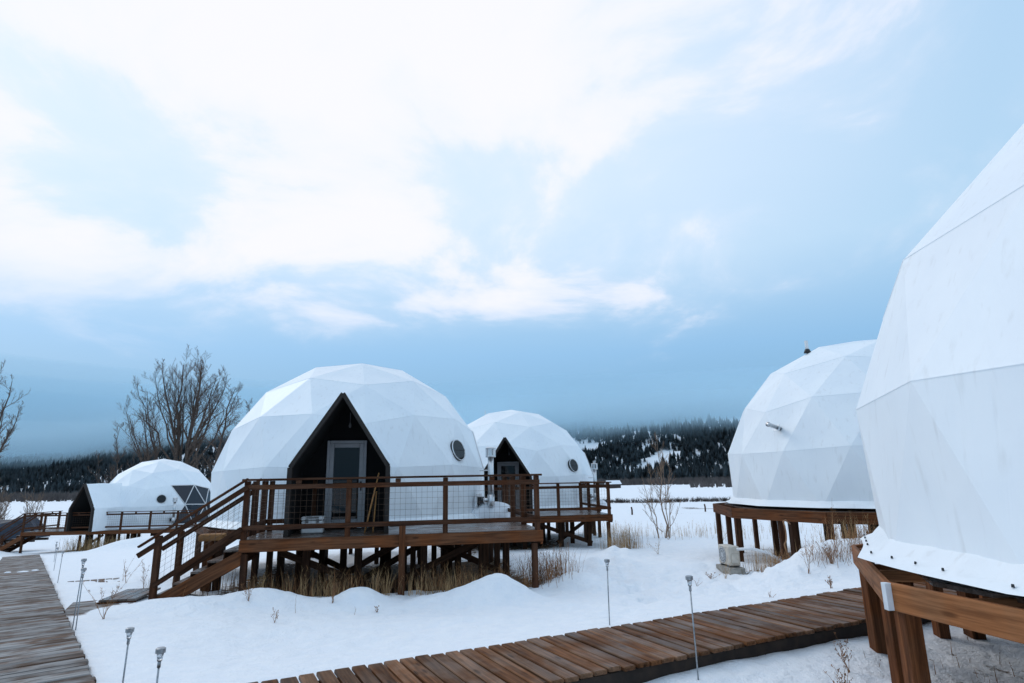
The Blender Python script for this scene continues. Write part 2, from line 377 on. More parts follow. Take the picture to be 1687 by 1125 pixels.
def ground_z(x, y, detail=True):
    x = np.asarray(x, float); y = np.asarray(y, float); r = np.hypot(x, y)
    z = 0.03 + np.interp(y, [-50, 9, 45, 110, 330, 900, 3000], [0, 0, -1.15, -2.25, -4.6, -8.5, -8.5])
    lx = np.maximum(0, -x - 6.0)
    z = z - np.interp(lx, [0, 3, 25, 60, 300], [0, 0.06, 1.12, 1.5, 1.5]) * np.interp(r, [0, 60, 200, 400], [1, 1, 0.7, 0])
    if detail:
        near = np.exp(-(r / 40.0) ** 2)
        z = z + (fbm(x * 0.45, y * 0.45, 3, 4) - 0.47) * 0.26 * near
        z = z + (fbm(x * 2.2, y * 2.2, 9, 4) - 0.47) * 0.11 * near
        rough = np.exp(-(((x - 4.2) / 2.4) ** 2 + ((y - 12.2) / 2.4) ** 2)) + 0.7 * np.exp(-(((x + 9.0) / 3.0) ** 2 + ((y - 14.0) / 3.0) ** 2)) + 0.6 * np.exp(-(((x - 3.0) / 1.6) ** 2 + ((y - 5.4) / 1.4) ** 2)) + 0.5 * np.exp(-(((x - 1.8) / 1.2) ** 2 + ((y - 14.5) / 4.0) ** 2))
        z = z + (fbm(x * 5.5, y * 5.5, 21, 3) - 0.45) * 0.24 * rough
        z = z + (fbm(x * 7.0 + 0.5 * y, y * 9.0, 27, 3) - 0.45) * 0.05 * np.exp(-(r / 18.0) ** 2)
        # a trodden track from the boardwalk towards the deck behind
        tx = x - (1.55 + 0.12 * (y - 8.0) + 0.25 * np.sin(y * 0.7)); foot = vnoise(x * 3.2, y * 2.6, 43)
        z = z - 0.11 * np.exp(-(tx / 0.32) ** 2) * sstep(0.45, 0.75, foot) * sstep(7.6, 8.4, y) * sstep(22, 19, y)
        z = z + (fbm(x * 0.05, y * 0.05, 31, 3) - 0.47) * 1.2 * (1 - near) * np.interp(r, [0, 60, 300, 800], [0, 0.4, 1, 1.5])
    for (mx, my, h, rx, ry) in MOUNDS:
        z = z + h * np.exp(-(((x - mx) / rx) ** 2 + ((y - my) / ry) ** 2))
    # boardwalk on the left: snow banked up level with its right-hand edge
    ax = x - BW1_P[0]; ay = y - BW1_P[1]; s = ax * BW1_D[0] + ay * BW1_D[1]; n = ax * BW1_N[0] + ay * BW1_N[1]
    top = BW_Z - BW1_S * np.maximum(s, 0)
    dist = np.maximum(np.maximum(-n, n - BW1_W), 0)
    on = (s < 27.8) * np.exp(-(dist / 1.2) ** 2)
    z = z * (1 - on) + (top - 0.09 + 0.05 * (fbm(x * 1.5, y * 1.5, 5, 3) - 0.5)) * on
    z = np.where((dist < 0.02) & (s < 27.5), np.minimum(z, top - 0.24), z)
    # second boardwalk: snow level with its far edge, a shadowed gap on its near side
    ax = x - BW2_A[0]; ay = y - BW2_A[1]; n = ax * BW2_N[0] + ay * BW2_N[1]; s2 = ax * BW2_D[0] + ay * BW2_D[1]
    far = np.where(n < 0, np.exp(-(n / 1.6) ** 2), 0)
    z = z * (1 - far) + (BW_Z - 0.10 + 0.04 * (fbm(x * 2, y * 2, 15, 3) - 0.5)) * far
    nearb = np.where(n >= BW2_W - 0.45, np.exp(-(np.maximum(n - BW2_W, 0) / 0.8) ** 2), 0)
    z = z * (1 - nearb) + (0.235 + 0.12 * (fbm(x * 1.2, y * 1.2, 25, 3) - 0.45)) * nearb
    z = np.where((n >= 0.12) & (n < BW2_W - 0.1), np.minimum(z, 0.21), z)
    # hollow below the decks, where little snow reached the soil
    u, v = main_local(x, y)
    hol = sstep(0.1, 0.9, v) * sstep(9.3, 8.2, v) * sstep(-0.6, 0.6, u) * sstep(5.8, 4.8, u)
    z = z - 0.22 * hol
    return z


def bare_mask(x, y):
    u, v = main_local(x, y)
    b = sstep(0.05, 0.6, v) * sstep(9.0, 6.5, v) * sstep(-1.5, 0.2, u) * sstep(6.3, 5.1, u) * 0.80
    b = np.maximum(b, 0.85 * np.exp(-(((x + 0.6) / 2.6) ** 4 + ((y - 24.5) / 4.2) ** 4)))
    b = np.maximum(b, 0.72 * np.exp(-(((x - 9.6) / 3.2) ** 4 + ((y - 16.2) / 3.0) ** 4)))
    b = np.maximum(b, 0.52 * np.exp(-(((x - 6.5) / 3.4) ** 4 + ((y - 4.1) / 3.4) ** 4)))
    b = np.maximum(b, 0.85 * np.exp(-(((x + 23) / 3.6) ** 4 + ((y - 41.2) / 3.6) ** 4)))
    b = np.maximum(b, 0.50 * np.exp(-(((x - 5.1) / 0.9) ** 2 + ((y - 13.6) / 0.7) ** 2)))
    # the brown ditch line and tufts out in the field
    dl = y - (88 + 0.12 * x)
    b = np.maximum(b, np.exp(-(dl / 3.0) ** 2) * 0.72 * sstep(2, 10, x))
    tf = fbm(x * 0.12, y * 0.35, 77, 3)
    b = np.maximum(b, sstep(0.56, 0.68, tf) * sstep(45, 60, y) * sstep(140, 110, y) * 0.6)
    ax = x - BW2_A[0]; ay = y - BW2_A[1]; n = ax * BW2_N[0] + ay * BW2_N[1]
    b = np.maximum(b, np.where((n > 0.2) & (n < BW2_W - 0.25), 0.75, 0))
    return b


def polar_sheet(name, az, rr, parent=None):
    A, Rr = np.meshgrid(az, rr, indexing='ij'); X = Rr * np.sin(A); Y = Rr * np.cos(A); Z = ground_z(X, Y)
    na, nr = A.shape
    V = np.stack([X, Y, Z], -1).reshape(-1, 3)
    i = (np.arange(na - 1)[:, None] * nr + np.arange(nr - 1)[None, :]).reshape(-1)
    Fq = np.stack([i, i + nr, i + nr + 1, i + 1], -1)[:, ::-1]
    me = bpy.data.meshes.new(name); me.vertices.add(len(V)); me.vertices.foreach_set('co', V.reshape(-1))
    me.loops.add(Fq.size); me.polygons.add(len(Fq)); me.loops.foreach_set('vertex_index', Fq.reshape(-1).astype(np.int32))
    me.polygons.foreach_set('loop_start', np.arange(0, Fq.size, 4, dtype=np.int32)); me.update(calc_edges=True); me.validate()
    me.polygons.foreach_set('use_smooth', [True] * len(me.polygons))
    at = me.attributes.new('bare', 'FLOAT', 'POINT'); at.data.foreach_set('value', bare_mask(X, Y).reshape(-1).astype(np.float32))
    me.materials.append(MAT['snow'])
    return link(bpy.data.objects.new(name, me), parent)


azs = np.concatenate([np.radians(np.arange(-180, -70, 3.0)), np.radians(np.arange(-70, 70, 0.22)), np.radians(np.arange(70, 180.1, 3.0))])
rs = np.concatenate([[0.0, 0.6], np.geomspace(1.2, 60, 330), np.geomspace(62, 3200, 70)])
g = polar_sheet('snow_ground', azs, rs); tag(g, 'white uneven snow cover spread across the valley floor', kind='structure')


def gz(x, y): return float(ground_z(np.array([x]), np.array([y]))[0])


# ------------------------------------------------------------------ boardwalks (setting)
bw1 = empty('boardwalk', (float(BW1_P[0]), float(BW1_P[1]), BW_Z), 0, 'long weathered grey boardwalk running away at the left edge', None, None, 'structure')
PIT = 0.147


def bw1_pt(s, n, dz=0.0):
    p = BW1_D * s + BW1_N * n
    return Vector((p[0], p[1], -BW1_S * max(s, 0) + dz))


k = 0; s = -7.0
while s < 27.4:
    j = random.uniform(-0.014, 0.014); tz = random.uniform(-0.004, 0.004); dz_ = random.uniform(-0.006, 0.004)
    beam(bw1, 'plank', bw1_pt(s, -0.0 + j, -0.019 + tz + dz_), bw1_pt(s, BW1_W + j, -0.019 - tz + dz_), PIT - random.choice((0.018, 0.024, 0.032)), 0.038, 'board', bev=0.009)
    s += PIT
for n in (0.12, 0.6, 1.08):
    beam(bw1, 'bearer', bw1_pt(-7.1, n, -0.115), bw1_pt(0, n, -0.115), 0.045, 0.14, 'under')
    beam(bw1, 'bearer', bw1_pt(0.001, n, -0.115), bw1_pt(27.4, n, -0.115), 0.045, 0.14, 'under')

bw2 = empty('boardwalk', (float(BW2_A[0]), float(BW2_A[1]), BW_Z), 0, 'brown wet boardwalk crossing the snow from bottom centre to right', None, None, 'structure')


def bw2_pt(s, n, dz=0.0):
    p = BW2_D * s + BW2_N * n; return Vector((p[0], p[1], dz))


s = -3.2
while s < 13.0:
    j = random.uniform(-0.012, 0.012); tz = random.uniform(-0.004, 0.004); dz_ = random.uniform(-0.006, 0.004)
    beam(bw2, 'plank', bw2_pt(s, j, -0.019 + tz + dz_), bw2_pt(s, BW2_W + j, -0.019 - tz + dz_), PIT - random.choice((0.017, 0.021, 0.026)), 0.038, 'brownboard', bev=0.008)
    s += PIT
for n in (0.10, 0.6, 1.16):
    beam(bw2, 'bearer', bw2_pt(-3.25, n, -0.115), bw2_pt(13.0, n, -0.115), 0.045, 0.14, 'under')


def side_path(name, p0, p1, w, z0, z1, label):
    """short plank path: planks laid across the line p0 -> p1"""
    p0 = Vector(p0); p1 = Vector(p1); d = (p1 - p0); L = d.length; d.normalize(); n = Vector((-d.y, d.x))
    e = empty(name, (p0.x, p0.y, z0), 0, label, None, None, 'structure'); q = 0.0
    while q < L:
        zc = (z1 - z0) * q / L; c = d * q
        beam(e, 'plank', (c.x - n.x * w / 2, c.y - n.y * w / 2, zc), (c.x + n.x * w / 2, c.y + n.y * w / 2, zc), 0.135, 0.038, 'board', bev=0.004)
        q += 0.155
    for sgn in (-0.42, 0.42):
        beam(e, 'bearer', (n.x * w * sgn, n.y * w * sgn, -0.09), (d.x * L + n.x * w * sgn, d.y * L + n.y * w * sgn, z1 - z0 - 0.09), 0.045, 0.13, 'under')
    return e


# ------------------------------------------------------------------ geodesic dome tents
def geodome(n=3):
    V = [(0, 0, 1.0)]; a = math.atan(0.5)
    for k in range(5): V.append((math.cos(a) * math.cos(k * 2 * math.pi / 5), math.cos(a) * math.sin(k * 2 * math.pi / 5), math.sin(a)))
    for k in range(5): V.append((math.cos(a) * math.cos((k + .5) * 2 * math.pi / 5), math.cos(a) * math.sin((k + .5) * 2 * math.pi / 5), -math.sin(a)))
    V.append((0, 0, -1.0)); V = np.array(V); F = []
    for k in range(5): F += [(0, 1 + k, 1 + (k + 1) % 5), (1 + k, 6 + k, 1 + (k + 1) % 5), (6 + k, 6 + (k + 1) % 5, 1 + (k + 1) % 5), (11, 6 + (k + 1) % 5, 6 + k)]
    ids = {}; out = []; faces = []
    def vid(p):
        p = p / np.linalg.norm(p); key = tuple((p * 1e4).round().astype(int))
        if key not in ids: ids[key] = len(out); out.append(p)
        return ids[key]
    for f in F:
        A, B, C = V[list(f)]; g = {}
        for i in range(n + 1):
            for j in range(n + 1 - i): g[i, j] = vid(A * (n - i - j) / n + B * i / n + C * j / n)
        for i in range(n):
            for j in range(n - i):
                faces.append((g[i, j], g[i + 1, j], g[i, j + 1]))
                if i + j < n - 1: faces.append((g[i + 1, j], g[i + 1, j + 1], g[i, j + 1]))
    return np.array(out), faces


GV, GF = geodome()
RD = 3.66
ZB = -0.1785                     # base level of the 5/9 cut, in radii


def dome_frame(rot):
    """vertices (local, base at z = 0) and faces of the dome turned by rot"""
    P = GV.copy(); pol = np.degrees(np.arccos(np.clip(P[:, 2], -1, 1))); keep = pol < 102
    P[(pol > 95) & keep, 2] = ZB
    c, s = math.cos(rot), math.sin(rot)
    W = np.stack([P[:, 0] * c - P[:, 1] * s, P[:, 0] * s + P[:, 1] * c, P[:, 2] - ZB], 1) * RD
    fs = [f for f in GF if all(keep[i] for i in f)]
    return W, fs


def pol_pt(a, h, r):
    """local point at angle a (0 = entrance side, growing to the entrance's right), height h, radius r"""
    return Vector((math.sin(a) * r, -math.cos(a) * r, h))


def dome_surface_r(h): return math.sqrt(max(0.01, RD ** 2 - (h + ZB * RD) ** 2))


def build_dome(loc, rot, world_rot, label, porch=True, window=True, pipe=True, panel=True, panel_at=100, detail=6, grommets=False, flange=0.5):
    e = empty('dome_tent', loc, rot, label, 'dome tent', 'white dome tents on timber platforms')
    W, fs = dome_frame(world_rot - rot)
    sel = []
    if panel:
        for f in fs:
            c = W[list(f)].mean(0); a = math.degrees(math.atan2(c[0], -c[1])); da = (a - panel_at + 180) % 360 - 180
            if abs(da) < 21 and 0.25 < c[2] < 2.15: sel.append(f)
    n = detail; verts = []; faces = []; idx = {}
    nzr = np.random.default_rng(int(abs(loc[0] * 100)) + 5)
    def vadd(p):
        key = (round(p[0], 3), round(p[1], 3), round(p[2], 3))
        if key not in idx: idx[key] = len(verts); verts.append(p)
        return idx[key]
    for f in fs:
        if f in sel: continue
        idx.clear()
        A, B, C = W[list(f)]; nrm = np.cross(B - A, C - A); nrm /= np.linalg.norm(nrm)
        if nrm @ (A + B + C) < 0: nrm = -nrm; A, C = C, A
        g = {}
        sag = nzr.uniform(0.25, 0.6)
        for i in range(n + 1):
            for j in range(n + 1 - i):
                a, b, c = (n - i - j) / n, i / n, j / n
                p = A * a + B * b + C * c - nrm * sag * (a * b * c) - 0
                g[i, j] = vadd(p)
        for i in range(n):
            for j in range(n - i):
                faces.append((g[i, j], g[i + 1, j], g[i, j + 1]))
                if i + j < n - 1: faces.append((g[i + 1, j], g[i + 1, j + 1], g[i, j + 1]))
    cover = mesh_obj('cover', verts, faces, 'fabric', e, True)
    # welded seam bands round the rings of the frame
    edges = set()
    for f in fs:
        if f in sel: continue
        for a, b in ((f[0], f[1]), (f[1], f[2]), (f[2], f[0])): edges.add((min(a, b), max(a, b)))
    sms = {}
    for a, b in edges:
        za, zb = W[a][2], W[b][2]
        if abs(za - zb) < 0.42 and za > 1.0:
            o = 1.0004
            ca = Vector((W[a][0], W[a][1], za + ZB * RD)); cb = Vector((W[b][0], W[b][1], zb + ZB * RD))
            sms.setdefault(round((za + zb) / 2 / 0.75), Tubes()).add([ca * o - Vector((0, 0, ZB * RD)), cb * o - Vector((0, 0, ZB * RD))], [0.0045, 0.0045], 4)
    for t_ in sms.values(): t_.build('seam', 'fabric', cover)['kind'] = 'stuff'
    # skirt lying on the platform
    bi = sorted([i for i in set(sum(map(list, fs), [])) if W[i][2] < 0.01], key=lambda i: math.atan2(W[i][1], W[i][0]))
    ring = []; K = 10
    for q in range(len(bi)):
        A = W[bi[q]]; B = W[bi[(q + 1) % len(bi)]]
        for j in range(K): ring.append(A + (B - A) * j / K)
    sv = []; sf = []; m = len(ring)
    for q, p in enumerate(ring):
        d = np.array((p[0], p[1])) / np.hypot(p[0], p[1]); w = 0.5 + 0.5 * math.sin(q * 1.3 + 2.6 * math.sin(q * 0.37)) * (0.5 + 0.5 * math.sin(q * 0.23))
        for rr, h in ((-0.004, 0.16), (0.030 + 0.035 * w, 0.10 + 0.04 * w), (0.06 + 0.06 * w, 0.05 + 0.045 * w), (0.07 + flange * (0.10 + 0.05 * w), 0.03 + 0.02 * (1 - w)), (0.09 + flange * (0.2 + 0.07 * math.sin(q * 0.31 + 1)), 0.012)):
            sv.append((p[0] + d[0] * rr, p[1] + d[1] * rr, h))
    for q in range(m):
        q2 = (q + 1) % m
        for j in range(4): sf.append((q * 5 + j, q * 5 + j + 1, q2 * 5 + j + 1, q2 * 5 + j))
    skirt = mesh_obj('skirt', sv, sf, 'fabric', e, True)
    if grommets:
        gt = Tubes()
        for q in range(0, m, 2):
            if q % 10 in (8,): continue
            p = ring[q]; d = np.array((p[0], p[1])) / np.hypot(p[0], p[1])
            b = Vector((p[0] + d[0] * 0.155, p[1] + d[1] * 0.155, 0.045)); gt.add([b, b + Vector((0, 0, 0.018))], [0.009, 0.007], 6)
        o = gt.build('grommet', 'blackmetal', skirt); o['kind'] = 'stuff'
    if sel:
        pv = []; pf = []
        for f in sel:
            b = len(pv); pv += [tuple(W[i] * np.array((0.995, 0.995, 1))) for i in f]; pf.append((b, b + 1, b + 2))
        pn = mesh_obj('clear_panel', pv, pf, 'clear', e)
        es = set()
        for f in sel:
            for a, b in ((f[0], f[1]), (f[1], f[2]), (f[2], f[0])): es.add((min(a, b), max(a, b)))
        for a, b in es: Tubes().add([W[a], W[b]], [0.03, 0.03], 6).build('strut', 'plastic', pn, True)
    if porch:
        build_porch(e)
    if window:
        a = R_(50); h = 1.70; r = dome_surface_r(h) - 0.10; c = pol_pt(a, h, r)
        nrm = Vector((math.sin(a) * 0.96, -math.cos(a) * 0.96, 0.27)).normalized()
        q = nrm.to_track_quat('Z', 'Y')
        wd = empty('round_window', c, 0); wd.parent = e; wd.rotation_euler = q.to_euler(); 
        ringm = Tubes(); pts = [Vector((math.cos(t) * 0.265, math.sin(t) * 0.265, 0.06)) for t in np.linspace(0, 2 * math.pi, 33)]
        ringm.add(pts, [0.016] * 33, 6).build('frame', 'metal', wd, True)
        col = Tubes(); col.add([(0, 0, -0.12), (0, 0, 0.055)], [0.272, 0.272], 32).build('collar', 'blackmetal', wd)
        gv = [(math.cos(t) * 0.255, math.sin(t) * 0.255, 0.062) for t in np.linspace(0, 2 * math.pi, 32, endpoint=False)]
        mesh_obj('pane', gv, [tuple(range(32))], 'glass', wd)
        box(wd, 'muntin', (0, 0, 0.07), (0.50, 0.014, 0.012), 'blackmetal', bev=0)
    if pipe:
        a = R_(60.5); r0 = dome_surface_r(0.45); ax = pol_pt(a, 0, 1)
        sp = empty('stove_pipe', pol_pt(a, 0.45, r0), 0); sp.parent = e; sp.rotation_euler = (0, 0, a)     # local -y points outward
        box(sp, 'thimble_plate', (0, -0.05, 0.0), (0.34, 0.03, 0.34), 'metal')
        box(sp, 'heat_shield', (0, -0.10, 0.0), (0.24, 0.10, 0.17), 'blackmetal')
        Tubes().add([(0, -0.04, 0), (0, -0.36, 0)], [0.055, 0.055], 14).build('elbow', 'metal', sp, True)
        Tubes().add([(0, -0.38, -0.16), (0, -0.38, -0.13), (0, -0.38, -0.12), (0, -0.38, 0.14)], [0.06, 0.085, 0.092, 0.092], 16).build('tee', 'metal', sp, True)
        Tubes().add([(0, -0.38, 0.10), (0, -0.38, 1.10)], [0.075, 0.075], 16).build('flue', 'metal', sp, True)
        cp = Tubes(); cp.add([(0, -0.38, 1.08), (0, -0.38, 1.10), (0, -0.38, 1.13)], [0.13, 0.135, 0.13], 18); lid = Tubes().add([(0, -0.38, 1.29), (0, -0.38, 1.32), (0, -0.38, 1.335)], [0.135, 0.135, 0.10], 18)
        cap = cp.build('cap', 'metal', sp); lid.build('lid', 'metal', sp)
        for q in range(6):
            t = q * math.pi / 3 + 0.3; box(cap, 'baffle', (0.115 * math.cos(t), -0.38 + 0.115 * math.sin(t), 1.21), (0.016, 0.085, 0.17), 'metal', rot=(0, 0, t), bev=0.002)
        Tubes().add([(0, -0.38, 1.12), (0, -0.38, 1.29)], [0.055, 0.055], 10).build('core', 'blackmetal', cap)
        box(sp, 'bracket', (0, -0.22, 0.75), (0.03, 0.30, 0.03), 'metal')
    return e


def build_porch(e):
    """gabled entrance porch: local -y is the way out"""
    HW, SH, AP, Y0, Y1, YD = 0.93, 1.27, 2.70, -5.28, -2.6, -3.75
    prof = [(-HW, 0.0), (-HW, SH), (0, AP), (HW, SH), (HW, 0.0)]
    v = []; f = []
    for y in (Y0 + 0.06, Y1):
        for (x, z) in prof: v.append((x * 1.03, y, z + (0.035 if z > 0 else 0)))
    for i in range(4): f.append((i, i + 1, 5 + i + 1, 5 + i))
    p = mesh_obj('porch', v, f, 'fabric', e)
    bm = bmesh.new(); bm.from_mesh(p.data)
    bmesh.ops.subdivide_edges(bm, edges=bm.edges[:], cuts=9, use_grid_fill=True)
    for q in bm.verts:
        q.co.x += 0.012 * math.sin(q.co.z * 5 + q.co.y * 3); q.co.z += 0.014 * math.sin(q.co.y * 4.1 + q.co.x * 3) if q.co.z > 0.1 else 0
    bm.to_mesh(p.data); bm.free()
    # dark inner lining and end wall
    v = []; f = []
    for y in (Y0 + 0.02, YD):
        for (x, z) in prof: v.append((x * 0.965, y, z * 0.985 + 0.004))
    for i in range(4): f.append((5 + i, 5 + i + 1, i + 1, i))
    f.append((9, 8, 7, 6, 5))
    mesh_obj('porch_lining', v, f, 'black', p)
    # gable trim boards: one per edge of the profile
    for i in range(4):
        (x0, z0), (x1, z1) = prof[i], prof[i + 1]
        if i in (0, 3): box(p, 'gable_trim', (x0 * 0.985, Y0, SH / 2), (0.085, 0.16, SH - 0.004), 'trim')
        else: beam(p, 'gable_trim', (x0 * 0.985, Y0, z0), (x1 * 0.985, Y0 + 0.001 * i, z1), 0.16, 0.085, 'trim')
    # door with grey frame
    DW, DH = 0.84, 1.84; y = YD - 0.03
    d = empty('door', (0.02, y, 0.03), 0); d.parent = e
    for x in (-1, 1):
        box(d, 'door_frame', (x * (DW / 2 - 0.03), 0, DH / 2), (0.06, 0.09, DH), 'doorframe')
        box(d, 'stile', (x * (DW / 2 - 0.105), -0.01, DH / 2), (0.085, 0.06, DH - 0.13), 'doorframe')
    box(d, 'door_frame', (0, 0.001, DH - 0.03), (DW - 0.125, 0.09, 0.06), 'doorframe')
    box(d, 'stile', (0, -0.009, DH - 0.11), (DW - 0.305, 0.06, 0.09), 'doorframe'); box(d, 'stile', (0, -0.009, 0.09), (DW - 0.305, 0.06, 0.16), 'doorframe')
    box(d, 'pane', (0, -0.005, DH / 2), (DW - 0.30, 0.02, DH - 0.20), 'glass', bev=0)
    box(d, 'handle', (DW / 2 - 0.10, -0.055, 0.86), (0.03, 0.03, 0.20), 'blackmetal'); box(d, 'handle', (DW / 2 - 0.13, -0.08, 0.92), (0.10, 0.02, 0.02), 'blackmetal')
    # hanging lamp
    lt = Tubes(); lt.add([(0.1, -4.4, 2.42), (0.1, -4.4, 2.21), (0.1, -4.4, 2.20), (0.1, -4.4, 2.14), (0.1, -4.4, 2.10)], [0.006, 0.006, 0.015, 0.03, 0.015], 10)
    lt.build('porch_light', 'greyplastic', p)


DA = dict(
    main=build_dome((-4.45, 17.0, 1.0), R_(11.5), 0.0, 'largest full dome tent in the centre, its peaked porch facing the camera', panel_at=103),
    far=build_dome((-0.1, 27.4, 0.74), R_(-2.5), 0.0, 'dome tent half hidden behind the right shoulder of the central dome', panel_at=108),
    left=build_dome((-24.0, 41.4, -0.6), R_(-18), 0.0, 'small distant dome tent at the left below the tall bare tree', panel_at=92),
    right=build_dome((9.52, 16.2, 1.21), R_(125), R_(54), 'dome tent at right behind the nearest dome, pipe stub on its side', window=False, pipe=False, panel=False),
    near=build_dome((6.52, 4.12, 1.30), R_(150), R_(68.3), 'huge nearest dome tent cut off by the right edge of the picture', window=False, pipe=False, panel=False, detail=10, grommets=True, flange=0.7))

# extras of the right dome: side flue and roof vent; thin antennas
er = DA['right']; inv = er.matrix_basis.inverted()


def to_local(o, p): return o.matrix_basis.inverted() @ Vector(p)


a0 = to_local(er, (6.45, 14.62, 3.06)); a1 = to_local(er, (6.08, 14.28, 3.12))
Tubes().add([a0 + (a0 - a1) * 0.3, a1, a1 + (a1 - a0) * 0.08], [0.05, 0.05, 0.062], 10).build('side_flue', 'metal', er, True)
b0 = to_local(er, (6.38, 14.57, 3.06)); q = (b0 - a0); pl = box(er, 'flashing_plate', b0, (0.17, 0.17, 0.02), 'galv'); pl.rotation_euler = Vector((b0.x, b0.y, 1.2)).normalized().to_track_quat('Z', 'Y').to_euler()
c0 = to_local(er, (8.11, 16.03, 5.19)); vb = Tubes(); vb.add([c0, c0 + Vector((0, 0, 0.10))], [0.10, 0.06], 12).build('vent_boot', 'blackmetal', er, True)
Tubes().add([c0 + Vector((0, 0, 0.08)), c0 + Vector((0, 0, 0.34))], [0.045, 0.045], 10).build('vent_pipe', 'plastic', er, True)
ef = DA['far']; Tubes().add([(-1.2, 0, 4.02), (-1.2, 0, 4.32)], [0.02, 0.015], 6).build('vent_pipe', 'plastic', ef)


# ------------------------------------------------------------------ timber platforms, decks and stairs
def support_post(e, x, y, top, mat='darkpost', w=0.13, name='support_post'):
    """square post down to the ground; x, y local to e"""
    wp = e.matrix_basis @ Vector((x, y, 0)); g_ = gz(wp.x, wp.y) - 0.25 - e.location.z
    return beam(e, name, (x, y, g_), (x, y, top), w, w, mat)


def decagon_platform(e, cx, cy, rot, rad, beam_mat, post_mat, inner=True, rh=0.19):
    """ten-sided dome platform; e's local frame"""
    cs = [(cx + rad * math.cos(rot + k * math.pi / 5), cy + rad * math.sin(rot + k * math.pi / 5)) for k in range(10)]
    zt = -0.012
    ap = (rad - 0.30) if rad > 3.8 else rad - 0.06
    fl = [(cx + (ap) * math.cos(rot + k * math.pi / 5), cy + ap * math.sin(rot + k * math.pi / 5)) for k in range(10)]
    v = [(x, y, zt) for x, y in fl] + [(x, y, zt - 0.03) for x, y in fl]
    f = [tuple(range(10)), tuple(reversed(range(10, 20)))] + [(k, 10 + k, 10 + (k + 1) % 10, (k + 1) % 10) for k in range(10)]
    mesh_obj('subfloor', v, f, 'deckboard', e)
    for k in range(10):
        (x0, y0), (x1, y1) = cs[k], cs[(k + 1) % 10]
        beam(e, 'rim_beam', (x0, y0, zt - rh / 2), (x1, y1, zt - rh / 2), 0.042 + 0.001 * (k % 2), rh, beam_mat)
        dx, dy = (cx - x0) / rad, (cy - y0) / rad
        support_post(e, x0 + dx * 0.10, y0 + dy * 0.10, zt - 0.03, post_mat, 0.12)
        if inner:
            support_post(e, cx - dx * rad * 0.62, cy - dy * rad * 0.62, zt - rh, post_mat, 0.13)
        mx, my = (x0 + x1) / 2, (y0 + y1) / 2; dx, dy = (cx - mx) / rad, (cy - my) / rad
        support_post(e, mx + dx * 0.14, my + dy * 0.14, zt - rh, post_mat, 0.12)
        beam(e, 'joist', (mx + dx * 0.03, my + dy * 0.03, zt - 0.1), (cx - dx * 0.0, cy - dy * 0.0, zt - 0.1 - 0.001 * k), 0.04, 0.13, post_mat)
    return cs


def wire_panel(e, p0, p1, z0, z1, y, sl=0.0, name='wire_mesh', r=0.0022, pitch=0.10):
    """square welded wire between two rails; x from p0 to p1 at local y, slope sl (dz per dx from p1)"""
    t = Tubes(); n = max(1, round(abs(p1 - p0) / pitch))
    for i in range(1, n):
        x = p0 + (p1 - p0) * i / n; dz = (x - p1) * sl; t.add([(x, y, z0 + dz), (x, y, z1 + dz)], [r, r], 3)
    m = max(1, round((z1 - z0) / pitch))
    for j in range(1, m):
        z = z0 + (z1 - z0) * j / m; t.add([(p0, y + 0.003, z + (p0 - p1) * sl), (p1, y + 0.003, z)], [r, r], 3)
    return t.build(name, 'wire', e)


def wire_panel_y(e, y0, y1, z0, z1, x, r=0.0022):
    o = wire_panel(e, y0, y1, z0, z1, 0, r=r); o.rotation_euler = (0, 0, math.pi / 2); o.location = (x, 0, 0); return o


def railing_x(e, x0, x1, posts, y, mat='stain', foot=-0.2, mesh=True, pitch=0.10, r=0.0022, ext0=0.0):
    """railing along local x with double top rail, bottom rail, posts and square wire"""
    H = 1.07
    beam(e, 'top_rail', (x0 - 0.05 - ext0, y, H - 0.019), (x1 + 0.05, y, H - 0.019), 0.10, 0.038, mat)
    beam(e, 'middle_rail', (x0, y - 0.002, H - 0.155), (x1, y - 0.002, H - 0.155), 0.04, 0.088, mat)
    beam(e, 'bottom_rail', (x0, y - 0.002, 0.20), (x1, y - 0.002, 0.20), 0.04, 0.088, mat)
    for x in posts: beam(e, 'rail_post', (x, y + 0.065, foot), (x, y + 0.065, H - 0.04), 0.092, 0.115, mat)
    for a, b in zip(posts[:-1], posts[1:]):
        box(e, 'spacer_block', ((a + b) / 2, y + 0.001, H - 0.075), (0.10, 0.04, 0.07), mat)
        if mesh: wire_panel(e, a + 0.05, b - 0.05, 0.24, H - 0.20, y + 0.02, r=r, pitch=pitch)


def railing_y(e, y0, y1, posts, x, mat='stain', foot=-0.2, mesh=True, r=0.0022):
    H = 1.07
    beam(e, 'top_rail', (x, y0 + 0.05, H - 0.020), (x, y1 + 0.05, H - 0.020), 0.10, 0.038, mat)
    beam(e, 'middle_rail', (x - 0.002, y0, H - 0.157), (x - 0.002, y1, H - 0.157), 0.04, 0.088, mat)
    beam(e, 'bottom_rail', (x - 0.002, y0, 0.199), (x - 0.002, y1, 0.199), 0.04, 0.088, mat)
    for y in posts: beam(e, 'rail_post', (x - 0.062, y, foot), (x - 0.062, y, H - 0.041), 0.115, 0.092, mat)
    for a, b in zip(posts[:-1], posts[1:]):
        box(e, 'spacer_block', (x + 0.001, (a + b) / 2, H - 0.076), (0.04, 0.10, 0.07), mat)
        if mesh: wire_panel_y(e, a + 0.05, b - 0.05, 0.24, H - 0.20, x, r=r)


